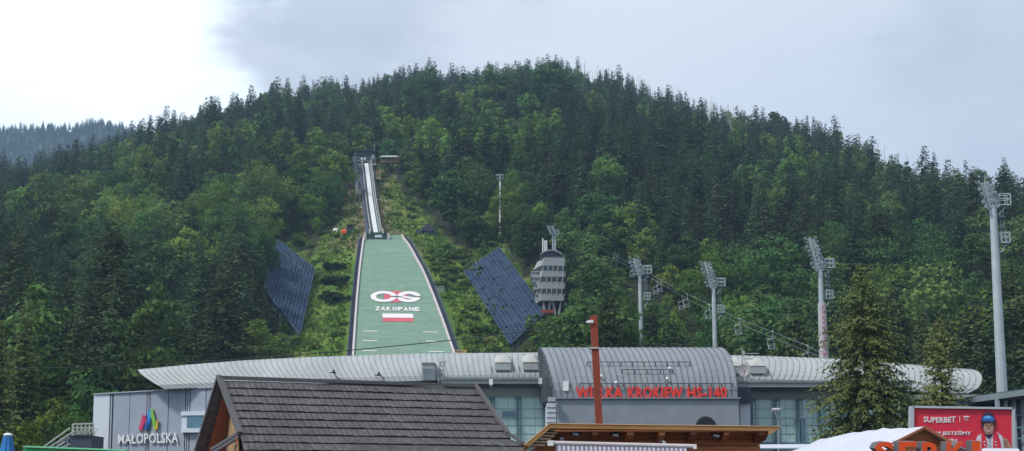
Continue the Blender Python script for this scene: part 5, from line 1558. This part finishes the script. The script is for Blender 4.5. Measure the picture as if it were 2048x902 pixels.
# ---------------------------------------------------------------- steep roofed timber hut
cosA, sinA = math.cos(math.radians(20)), math.sin(math.radians(20))
A0 = P(440, 757, 40)
rdir = Vector((cosA, sinA, 0)); ndir = Vector((sinA, -cosA, 0))
def hp(s_, q, dz): return A0 + rdir * s_ + ndir * q + Vector((0, 0, -dz))
def solve(px, row, q):      # point on roof face at down-slope run q seen at this pixel -> s
    u, t_ = ray(px, row); # X = u Y
    return (u * (A0.y + ndir.y * q) - A0.x - ndir.x * q) / (rdir.x - u * rdir.y)
def front_z(px, row):
    u, t_ = ray(px, row); best = None
    for k in range(400):
        q = k * .01; s_ = solve(px, row, q); Y = A0.y + rdir.y * s_ + ndir.y * q; z = CZ + t_ * Y
        dz = A0.z - z
        if abs(dz - q * 1.2) < .012 or (best is None and dz < q * 1.2): return s_, q
    return s_, q
hut = thing('wooden_hut', (A0.x + 4, A0.y, 0), 'timber hut with a steep dark brown tiled roof and pointed board gable', 'hut')
Lr = solve(950, 768, 0)
sl, ql = front_z(480, 869); sr, qr = front_z(1022, 880)
drop = 3.0 / 1.2
def s_left(q): return sl * min(q / ql, 1) if q < ql else sl + (q - ql) * .1
def s_right(q): return Lr + (sr - Lr) * (q / qr) if q < qr else sr + (q - qr) * 2.2
rowsn = 16; step = .215
b = MB(); rr = random.Random(3)
for k in range(rowsn):
    q0, q1 = .08 + k * step, .08 + (k + 1) * step
    kick = lambda q: 1.2 * q - (max(0, q - 2.1) ** 2) * .25
    nseg = 26
    # each course: shallow wave of individual tiles with slightly staggered lower edge
    ncol = 25; sa0, sb0, sa1, sb1 = s_left(q0), s_right(q0), s_left(q1), s_right(q1)
    for i in range(ncol):
        u0, u1 = i / ncol, (i + 1) / ncol
        if k % 2: u0, u1 = max(0, u0 - .5 / ncol), max(.001, u1 - .5 / ncol)
        if k % 2 and i == ncol - 1: u1 = 1
        li = .045 + rr.uniform(-.008, .012); lf = li - .0
        tl = rr.uniform(-.006, .006)
        for (v0, v1, hh) in ((u0, u0 + (u1 - u0) * .5, 0), (u0 + (u1 - u0) * .5, u1, .012)):
            a = hp(sa0 + (sb0 - sa0) * v0, q0, kick(q0) - .006); a2 = hp(sa0 + (sb0 - sa0) * v1, q0, kick(q0) - .006)
            c = hp(sa1 + (sb1 - sa1) * v0, q1 + tl, kick(q1) - lf - hh); c2 = hp(sa1 + (sb1 - sa1) * v1, q1 + tl, kick(q1) - lf - hh)
            b.poly([a, c, c2, a2], 0)
            d = Vector((0, .0, -.075 - hh))
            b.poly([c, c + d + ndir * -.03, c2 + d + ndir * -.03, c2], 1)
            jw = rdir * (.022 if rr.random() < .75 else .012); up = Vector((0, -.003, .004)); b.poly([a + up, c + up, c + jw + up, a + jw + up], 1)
qe = .08 + rowsn * step
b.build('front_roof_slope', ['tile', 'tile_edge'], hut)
b = MB()      # back slope and under-skin
n0, n1 = hp(-.02, 0, .06), hp(Lr, 0, .06); bl = hp(-.5, -1.95, 2.35); br = hp(Lr + .2, -1.95, 2.35)
b.prism([n0, n1, br, bl], (0, 0, -.08), 0); b.build('back_roof_slope', 'tile', hut)
b = MB(); fa, fb = hp(s_left(1.9) + .3, 1.9, 2.42), hp(Lr - .3, 1.9, 2.42)
b.prism([hp(.25, 0, .16), hp(Lr - .2, 0, .16), fb, fa], (0, 0, -.05), 0)
b.prism([hp(.2, 0, .17), hp(Lr - .2, 0, .17), hp(Lr, -1.9, 2.5), hp(-.2, -1.9, 2.5)], (0, 0, -.05), 0); b.build('soffit', 'redwood', hut)
# ridge cap
b = MB(); b.beam(hp(-.04, 0, -.03), hp(Lr, 0, -.03), .2, .11); b.build('ridge_cap', 'trim', hut)
# verges
b = MB()
vt, vb = hp(-.03, .02, -.06), hp(sl, ql, 1.2 * ql - .05)
b.beam(vt, vb, .19, .10); b.beam(vt + Vector((0, 0, .03)), hp(-.5, -1.95, 2.3), .16, .10)
pb_ = front_z(480, 872); pl = P(425, 899, hp(-.2, 0, 0).y - .15)
b.beam(vb, pl, .16, .09); b.beam(vb + Vector((-.02, 0, -.12)), pl + Vector((-.02, 0, -.12)), .10, .10)
b.build('left_verge', 'trim', hut)
b = MB(); prev = None
for k in range(13):
    q = qe * k / 12; p = hp(s_right(q), q, 1.2 * q - (max(0, q - 2.1) ** 2) * .25 - .09)
    if prev is not None: b.beam(prev, p, .15, .10)
    prev = p
b.build('right_verge', 'trim', hut)
# gable boards, set back under the verge
b = MB(); s_in = .42
for k in range(18):
    q0 = -1.75 + k * 3.3 / 18; q1 = q0 + 3.3 / 18 - .012
    zt0, zt1 = 1.2 * abs(q0) + .2, 1.2 * abs(q1) + .2
    o_ = rdir * .03; off = (k % 2) * .008
    a, c = hp(s_in + off, q0, zt0), hp(s_in + off, q1, zt1); lo = A0.z - 2.75
    pts = [a, c, Vector((c.x, c.y, lo)), Vector((a.x, a.y, lo))]
    if a.z > lo and c.z > lo: b.prism(pts, o_, 0)
b.build('gable_boards', 'oldwood', hut)
b = MB()
for k in range(12):
    q0, q1 = 1.75 * k / 12, 1.75 * (k + 1) / 12
    for sg in (-1, 1):
        a, c = hp(.36, sg * q0, 1.2 * q0 + .12), hp(.36, sg * q1, 1.2 * q1 + .12); m_ = (a + c) / 2 + Vector((0, 0, -.11))
        b.prism([a, c, c + Vector((0, 0, -.05)), m_, a + Vector((0, 0, -.05))], rdir * .03)
b.build('scalloped_trim', 'redwood', hut)
b = MB()
w0, w1 = hp(.6, 1.6, 0), hp(Lr - .3, 1.6, 0); w2, w3 = hp(Lr - .3, -1.6, 0), hp(.6, -1.6, 0)
zt_ = A0.z - 2.3
b.hull8([Vector((p.x, p.y, 0)) for p in (w0, w1, w2, w3)] + [Vector((p.x, p.y, zt_)) for p in (w0, w1, w2, w3)]); b.build('wall', 'brownwood', hut)

# ---------------------------------------------------------------- timber kiosk with orange fascia
D = 30
k_ = thing('timber_kiosk', (P(1300, 880, D).x, D + 2, 0), 'stained timber kiosk with an orange board fascia and open eaves', 'kiosk')
x0, x1 = P(1100, 850, D).x, P(1560, 853, D).x; z1 = P(1300, 848.5, D).z; z0 = P(1300, 859, D).z
b = MB()
b.prism([P(1100, 847.5, D), P(1560, 853, D), P(1560, 856, D), P(1537, 870, D), P(1537, 861.5, D), P(1100, 856.5, D)], (0, .05, 0))
b.prism([P(1099.5, 847.5, D - .01), P(1100, 857, D - .01), P(1057, 893, D - .01), P(1050, 889, D - .01)], (0, .05, 0)); b.build('fascia_board', 'orangewood', k_)
b = MB(); b.prism([P(1097, 846.3, D - .08), P(1563, 851.8, D - .08), P(1563, 853.2, D - .08), P(1097, 847.7, D - .08)], (0, 4.8, 0)); b.prism([P(1098, 846.3, D - .08), P(1099, 848, D - .08), P(1050, 890, D - .08), P(1048, 888.4, D - .08)], (0, 4.8, 0)); b.build('roof_sheet', 'palewood', k_)
b = MB(); yb = D + 4.6
b.box(x0 + .1, x1 - .3, D + .05, yb, z1 - .17, z1 - .13); b.build('eave_boards', 'brownwood', k_)
b = MB(); wz = z1 - .16; nrow = 22; hb_ = wz / nrow
xw0, xw1 = P(1072, 880, D + .95).x, P(1520, 880, D + .95).x
for i in range(nrow):
    za, zb = i * hb_, (i + 1) * hb_ - .012
    ex = 0
    lim = 0 if zb < P(1080, 884, D).z else (zb - P(1080, 884, D).z) * 1.15
    b.box(xw0 + lim + rr.uniform(-.01, .01), xw1, D + .95 + (i % 2) * .006, D + 4.4, za, zb)
b.build('plank_wall', 'brownwood', k_)
b = MB()
for i, (px, row) in enumerate(((1099, 858), (1092, 864), (1084, 870), (1076, 876), (1068, 882), (1061, 888))):
    q = P(px, row, D + .25); b.box(q.x, q.x + .26 + .02 * i, D + .2, D + .9, q.z - .045, q.z)
b.build('corbel_board', 'palewood', k_)
for xa, xb_ in ((1183, 1201), (1253, 1271), (1316, 1333), (1379, 1397), (1446, 1461), (1514, 1538)):
    u0, u1 = P(xa, 860, D + .3).x, P(xb_, 860, D + .3).x - .06
    b = MB(); yy0, yy1 = D + .12, D + .95
    b.mesh([(u0, yy1, wz), (u0, yy0, wz), (u0, yy0, wz - .09), (u0, yy0 + .3, wz - .2), (u0, yy1, wz - .24)] + [(u1, yy1, wz), (u1, yy0, wz), (u1, yy0, wz - .09), (u1, yy0 + .3, wz - .2), (u1, yy1, wz - .24)],
           [(0, 1, 2, 3, 4), (9, 8, 7, 6, 5), (0, 5, 6, 1), (1, 6, 7, 2), (2, 7, 8, 3), (3, 8, 9, 4)]); b.build('rafter_end', 'redwood' if xa in (1183, 1379, 1514) else 'brownwood', k_)
for px, row, lab in ((1151, 866, 'black floodlight hanging under the left end of the kiosk eave'), (1231, 868, 'black floodlight under the kiosk eave near the red pole foot'), (1432, 869, 'black floodlight under the right half of the kiosk eave')):
    p = P(px, row, D + .3); t = thing('floodlight', p, lab, 'floodlight', 'floodlights under the kiosk eave')
    b = MB(); b.hull8([p + Vector(v) for v in ((-.09, -.03, -.07), (.09, -.03, -.09), (.09, .05, -.09), (-.09, .05, -.07), (-.1, -.08, .03), (.1, -.08, .01), (.1, .05, .04), (-.1, .05, .06))]); b.build('housing', 'black', t)
    b = MB().poly([p + Vector(v) for v in ((-.075, -.075, .005), (-.07, -.045, -.055), (.07, -.045, -.075), (.075, -.075, -.012))][::1]); b.prism([p + Vector(v) for v in ((-.075, -.09, .005), (-.07, -.055, -.055), (.07, -.055, -.075), (.075, -.09, -.012))], (0, .01, 0)); b.build('lens', 'lampglass', t)
    b = MB().path([p + Vector(v) for v in ((-.12, .02, -.03), (-.13, .02, .1), (.13, .02, .09), (.12, .02, -.04))], .012).tube(p + Vector((0, .02, .09)), (p.x, p.y + .02, wz), .015); b.build('bracket', 'black', t)
# awning
Da_ = D - .3
t = thing('awning', P(1240, 890, Da_), 'half opened striped awning under the kiosk eave', 'awning')
b = MB(); a0, a1 = P(1097, 886, Da_), P(1390, 893, Da_)
b.tube(a0 + Vector((0, 0, 0)), a1, .055, n=12); b.build('cassette', 'board', t)
b = MB(); b.box(a0.x - .02, a0.x + .12, Da_ - .07, Da_ + .1, a0.z - .07, a0.z + .06); b.box(a1.x - .05, a1.x + .03, Da_ - .06, Da_ + .08, a1.z - .06, a1.z + .05); b.build('end_cap', 'white', t)
b = MB(); n = 58; f0, f1 = P(1112, 889, Da_), P(1372, 894, Da_)
for i in range(n):
    u0, u1 = i / n, (i + 1) / n; a, c = f0.lerp(f1, u0), f0.lerp(f1, u1); w_ = .02 * math.sin(i * 1.1)
    b.hull8([a + Vector((0, -.55 + w_, -.9)), c + Vector((0, -.55 + w_, -.9)), c + Vector((0, -.54 + w_, -.9)), a + Vector((0, -.54 + w_, -.9)), a + Vector((0, -.02, 0)), c + Vector((0, -.02, 0)), c + Vector((0, 0, 0)), a + Vector((0, 0, 0))], i % 2)
b.build('fabric', [mat('awning_grey', (.16, .15, .19)), mat('awning_lilac', (.42, .41, .48))], t)
for px in (1124, 1322):
    q = P(px, 880, D + .5); b = MB().beam(q, (q.x, Da_, P(px, 887, Da_).z), .05).box(q.x - .05, q.x + .05, D + .5, D + .95, q.z - .05, q.z + .06); b.build('wall_bracket', 'alu', t)

# red pole with cable
D = 45
b0, tp = P(1199.5, 870, D), P(1187, 632, D); dirp = (tp - b0); base = b0 + dirp * (-b0.z / dirp.z)
t = thing('utility_pole', base, 'square red brown painted utility pole rising behind the timber kiosk', 'utility pole')
b = MB(); b.beam(base, tp, .25, .25); b.build('pole', 'polered', t)
for r in (697,):
    c = P(1188.6 if r > 660 else 1187.5, r, D); b = MB(); b.box(c.x - .17, c.x + .17, D - .17, D + .17, c.z - .025, c.z + .03); b.build('clamp_band', 'board', t)
c = P(1181, 643, D - .1); b = MB().box(c.x - .1, c.x + .1, D - .2, D, c.z - .06, c.z + .04).tube(c + Vector((-.15, 0, -.03)), c, .04); b.build('cable_hook', 'white', t)
cab = [(1179, 644, 45), (1090, 657, 47), (960, 674, 50), (830, 688, 53), (700, 700.5, 57), (590, 710, 60), (480, 718, 63), (350, 726, 67), (200, 733, 71), (80, 736, 75), (-60, 738, 80)]
b = MB(); b.path([P(*c) for c in cab], .022, 6); tag(b.build('power_cable', 'wire', loc=P(*cab[0])), 'thin black overhead cable running left from the red brown pole', 'cable')

# street lamp
p = P(1555, 880, 60)
t = thing('street_lamp', (p.x, 60, 0), 'grey street lamp with a flat white head in front of the mint glass wall', 'street lamp')
b = MB().tube((p.x + .02, 60, 0), P(1557, 842, 60), .06, .055, 8).path([P(1557, 842, 60), P(1549, 822, 60), P(1546, 819, 60)], .04, 6); b.build('pole', 'galv_d', t)
b = MB(); b.hull8([P(1542, 822, 60), P(1560, 820, 60), P(1565, 818, 60.4), P(1545, 818, 60.4), P(1543, 818.5, 60), P(1560, 816.5, 60), P(1566, 816, 60.4), P(1546, 816, 60.4)]); b.build('lamp_head', 'board', t)

# ---------------------------------------------------------------- cheese hut with white tarpaulin roof and orange letters
D = 24
ap = P(1850, 853, D); far = P(1640, 878, 28.5)
t = thing('market_hut', (ap.x, 26, 0), 'small brown market hut under a white tarpaulin roof', 'hut')
n = 14; V = []
le = P(1786, 886, D - .1); lef = P(1560, 904, 27.8)
le2 = le + (le - ap) * .9; lef2 = lef + (lef - far) * .6
for i in range(n + 1):
    u = i / n
    r_ = ap.lerp(far, u) + Vector((0, 0, .07 * math.sin(math.pi * u) - .02 * abs(math.sin(u * 9)))); e_ = le2.lerp(lef2, u)
    for j in range(7):
        v = j / 6; q = r_.lerp(e_, v); q.z += -.05 * math.sin(math.pi * v) + .012 * math.sin(u * 40 + v * 7) ; V.append(q)
b = MB(); b.mesh(V, [(i * 7 + j, (i + 1) * 7 + j, (i + 1) * 7 + j + 1, i * 7 + j + 1) for i in range(n) for j in range(6)])
re = P(1907, 884, D - .1); re2 = re + (re - ap) * .5
b.prism([ap, far, far + Vector((1.0, .3, -.6)), re2], (0, 0, -.03)); b.build('tarpaulin_roof', 'tarp', t, smooth=True)
b = MB()
b.prism([ap + Vector((0, -.05, .01)), P(1850, 858, D - .05), P(1790, 889, D - .15), P(1783, 886, D - .15)], (0, .05, 0)); b.prism([ap + Vector((0, -.05, .01)), P(1912, 886, D - .15), P(1905, 889, D - .15), P(1850, 858, D - .05)], (0, .05, 0))
b.prism([P(1800, 878.5, D + .05), P(1893, 880.5, D + .05), P(1894, 883.5, D + .05), P(1799, 882, D + .05)], (0, .05, 0)); b.build('verge_board', 'redwood', t)
b = MB()
for i in range(9):
    r0, r1 = 857 + i * 5.0, 861.6 + i * 5.0; w0 = (r0 - 853) * 1.75
    b.prism([P(1850 - w0, r0, D + .12), P(1850 + w0 * .98, r0, D + .12), P(1850 + (r1 - 853) * 1.72, r1, D + .12), P(1850 - (r1 - 853) * 1.75, r1, D + .12)], (0, .04, 0))
z_ = P(1850, 886, D).z; b.box(P(1795, 886, D).x, P(1905, 886, D).x, D + .2, 28.0, 0, z_ - .03); b.build('plank_wall', 'brownwood', t)
t = thing('letter_sign', (P(1850, 920, 22).x, 22, 1.7 + .3), 'large orange red SERKI letters standing in front of the market hut', 'sign')
Dl = 22
b = MB()
for ch, xa, xb_, r0 in (('S', 1749, 1788, 883), ('E', 1798, 1834, 883), ('R', 1844, 1884, 884), ('K', 1893, 1933, 884), ('I', 1944, 1961, 882)):
    solid_text(b, ch, lambda u, v: P(xa + (xb_ - xa) * u, 931 - (931 - r0) * v, Dl), (-.05, .16, .02), bold=.035, m=0, ms=1)
b.build('lettering', ['orange', mat('letter_side', (.13, .12, .13))], t)
b = MB(); b.box(P(1745, 930, Dl).x, P(1965, 930, Dl).x, Dl + .02, Dl + .12, P(1850, 936, Dl).z, P(1850, 931, Dl).z)
for px in (1760, 1850, 1950): q = P(px, 931, Dl); b.box(q.x - .04, q.x + .04, Dl + .06, Dl + .14, 0, q.z)
b.build('letter_frame', 'galv_d', t)
# small white awning edge at far lower right of letters
p = P(1985, 901, 26); b = MB(); b.hull8([P(1962, 904, 26), P(2040, 905, 26), P(2040, 905, 27.5), P(1962, 904, 27.5), P(1964, 899, 26.1), P(2039, 900, 26.1), P(2036, 897, 27.5), P(1966, 896.5, 27.5)])
for px in (1968, 2034): q = P(px, 904, 26.2); b.box(q.x - .03, q.x + .03, 26.2, 26.26, 0, q.z)
tag(b.build('stall_canopy', 'tarp', loc=(p.x, 26, 0)), 'white stall canopy edge below the billboard portrait', 'canopy')
# white flat canopy between kiosk and hut
b = MB(); b.hull8([P(1508, 897, 38), P(1604, 897, 37), P(1640, 890, 41), P(1520, 891, 42), P(1508, 895.5, 38), P(1604, 895, 37), P(1640, 888, 41), P(1520, 889, 42)])
for px, d in ((1512, 38), (1600, 37.2)): q = P(px, 897, d); b.box(q.x - .04, q.x + .04, d, d + .08, 0, q.z)
q = P(1560, 896, 38); tag(b.build('stall_canopy', 'tarp', loc=(q.x, 38, 0)), 'flat white stall canopy between the timber kiosk and the market hut', 'canopy')

# green tent edge and blue parasol
D = 26
p = P(150, 898, D); t = thing('market_tent', (p.x, D, 0), 'bright green market tent roof at the lower left', 'tent')
b = MB(); b.hull8([P(44, 912, D), P(252, 912, D), P(262, 908, D + 3), P(60, 905, D + 3), P(48, 894, D), P(252, 901, D), P(256, 899.5, D + 1.2), P(52, 892.5, D + 1.2)]); b.build('tent_roof', 'green', t)
b = MB(); b.beam(P(47, 893, D - .03), P(253, 900.5, D - .03), .05, .03); b.build('roof_hem', 'greenl', t)
for px in (55, 245): q = P(px, 908, D + .2); MB().box(q.x - .03, q.x + .03, D + .2, D + .26, 0, q.z).build('leg', 'alu', t)
D = 34; p = P(16, 868, D)
t = thing('parasol', (p.x, D, 0), 'closed blue parasol with a white cap at the lower left', 'parasol')
b = MB(); n = 20; V = []; zt_ = p.z
for j, (z, r) in enumerate(((0, .10), (-.25, .14), (-.6, .20), (-1.1, .26), (-1.6, .24))):
    for i in range(n): a = 2 * math.pi * i / n; rr_ = r * (1 + .16 * (i % 2)); V.append((p.x + rr_ * math.cos(a), D + rr_ * math.sin(a), zt_ - .05 + z))
b.mesh(V, [(j * n + i, j * n + (i + 1) % n, (j + 1) * n + (i + 1) % n, (j + 1) * n + i) for j in range(4) for i in range(n)]); b.build('fabric', 'bluefab', t)
MB().ball((p.x, D, zt_ - .03), .125, .125, .06, 12, 6).build('cap', 'white', t)
MB().tube((p.x, D, 0), (p.x, D, zt_ - .1), .03).build('pole', 'galv', t)

# ---------------------------------------------------------------- haze, sky, sun
hz = MB().box(-2600, 2600, -2560, 2600, -7, 760).build('haze', 'white'); tag(hz, 'thin bluish morning air', 'haze', kind='stuff')
hm = bpy.data.materials.new('air'); hm.use_nodes = True; n, l = hm.node_tree.nodes, hm.node_tree.links
n.remove(n['Principled BSDF']); pv_ = n.new('ShaderNodeVolumePrincipled'); pv_.inputs['Density'].default_value = .00026
pv_.inputs['Color'].default_value = (.44, .69, 1.0, 1); pv_.inputs['Anisotropy'].default_value = .2
l.new(pv_.outputs[0], n['Material Output'].inputs['Volume']); hz.data.materials[0] = hm
hm.cycles.homogeneous_volume = True if hasattr(hm.cycles, 'homogeneous_volume') else None

EL, AZ = math.radians(52), math.radians(-60)       # sun direction: left and slightly behind the hill's shoulder
w = bpy.data.worlds.new('World'); SC.world = w; w.use_nodes = True; n, l = w.node_tree.nodes, w.node_tree.links
bg = n['Background']; bg.inputs['Strength'].default_value = .1
sky = n.new('ShaderNodeTexSky'); sky.sky_type = 'NISHITA'; sky.sun_disc = False; sky.sun_elevation = EL; sky.sun_rotation = AZ
tc = n.new('ShaderNodeTexCoord')
def vmath(op, a, b=None):
    x = n.new('ShaderNodeVectorMath'); x.operation = op
    for i, q in enumerate((a, b)):
        if q is None: continue
        if isinstance(q, (tuple, list)): x.inputs[i].default_value = q
        else: l.new(q, x.inputs[i])
    return x
def ntex(scale, det=6, vec=None, rough=.55, dist=0):
    x = n.new('ShaderNodeTexNoise'); x.inputs['Scale'].default_value = scale; x.inputs['Detail'].default_value = det; x.inputs['Roughness'].default_value = rough
    x.inputs['Distortion'].default_value = dist; l.new(vec or tc.outputs['Generated'], x.inputs['Vector']); return x
def mrange(src, a, b, c, d, smooth=False):
    x = n.new('ShaderNodeMapRange'); x.inputs['From Min'].default_value = a; x.inputs['From Max'].default_value = b; x.inputs['To Min'].default_value = c; x.inputs['To Max'].default_value = d
    if smooth: x.interpolation_type = 'SMOOTHSTEP'
    l.new(src, x.inputs['Value']); return x.outputs['Result']
def madd(a, b, op='ADD'):
    x = n.new('ShaderNodeMath'); x.operation = op
    for i, q in enumerate((a, b)):
        if isinstance(q, (int, float)): x.inputs[i].default_value = q
        else: l.new(q, x.inputs[i])
    return x.outputs[0]
def mixc(f, a, b):
    x = n.new('ShaderNodeMix'); x.data_type = 'RGBA'
    for k, q in (('Factor', f), ('A', a), ('B', b)):
        if isinstance(q, (int, float)): x.inputs[k].default_value = q
        elif isinstance(q, tuple): x.inputs[k].default_value = (*q, 1)
        else: l.new(q, x.inputs[k])
    return x.outputs['Result']
mp = n.new('ShaderNodeMapping'); mp.inputs['Scale'].default_value = (1, 1, 2.2); l.new(tc.outputs['Generated'], mp.inputs['Vector'])
nA = ntex(3.2, 7, mp.outputs['Vector']).outputs['Fac']; nB = ntex(9, 8, mp.outputs['Vector']).outputs['Fac']
d0 = Vector((-.70, 1, .20)).normalized()
dt = vmath('DOT_PRODUCT', tc.outputs['Generated'], tuple(d0)).outputs['Value']
dsum = madd(madd(dt, mrange(nB, 0, 1, -.040, .040)), mrange(nA, 0, 1, -.03, .03))
glow = mrange(dsum, .902, .936, 0, 1, True)
grey = mixc(mrange(nA, .41, .59, 0, 1, True), (7.1, 7.35, 7.85), (5.0, 5.3, 5.85))
rgt = vmath('DOT_PRODUCT', tc.outputs['Generated'], tuple(Vector((.55, 1, .15)).normalized())).outputs['Value']
grey = mixc(mrange(rgt, .90, 1.0, 0, .5), grey, (4.3, 4.9, 5.7))
grey = mixc(mrange(nB, .35, .65, 0, .35), grey, (6.9, 7.25, 7.9))
patch = mrange(nA, .50, .62, 0, 1, True)
pdir = vmath('DOT_PRODUCT', tc.outputs['Generated'], tuple(Vector((-.33, 1, .40)).normalized())).outputs['Value']
patch = madd(mrange(pdir, .972, .992, 0, .85, True), mrange(nB, .3, .7, .45, 1), 'MULTIPLY')
white = mixc(patch, (17.0, 17.0, 17.2), (9.6, 11.2, 12.4))
cl = mixc(glow, grey, white)
fin = mixc(.94, sky.outputs['Color'], cl)
l.new(fin, bg.inputs['Color'])
sun_d = bpy.data.lights.new('sun', 'SUN'); sun_d.energy = 2.7; sun_d.angle = math.radians(8); sun_d.color = (1, .96, .88)
sun = bpy.data.objects.new('sun', sun_d); COL.objects.link(sun)
sd = Vector((math.sin(AZ) * math.cos(EL), math.cos(AZ) * math.cos(EL) * .0 - .30, math.sin(EL))); 
sd = Vector((math.sin(AZ) * math.cos(EL), -math.cos(AZ) * math.cos(EL), math.sin(EL)))
sky.sun_rotation = math.atan2(sd.x, sd.y)
sun.rotation_euler = sd.to_track_quat('Z', 'Y').to_euler()
print('OBJECTS', len(bpy.data.objects))
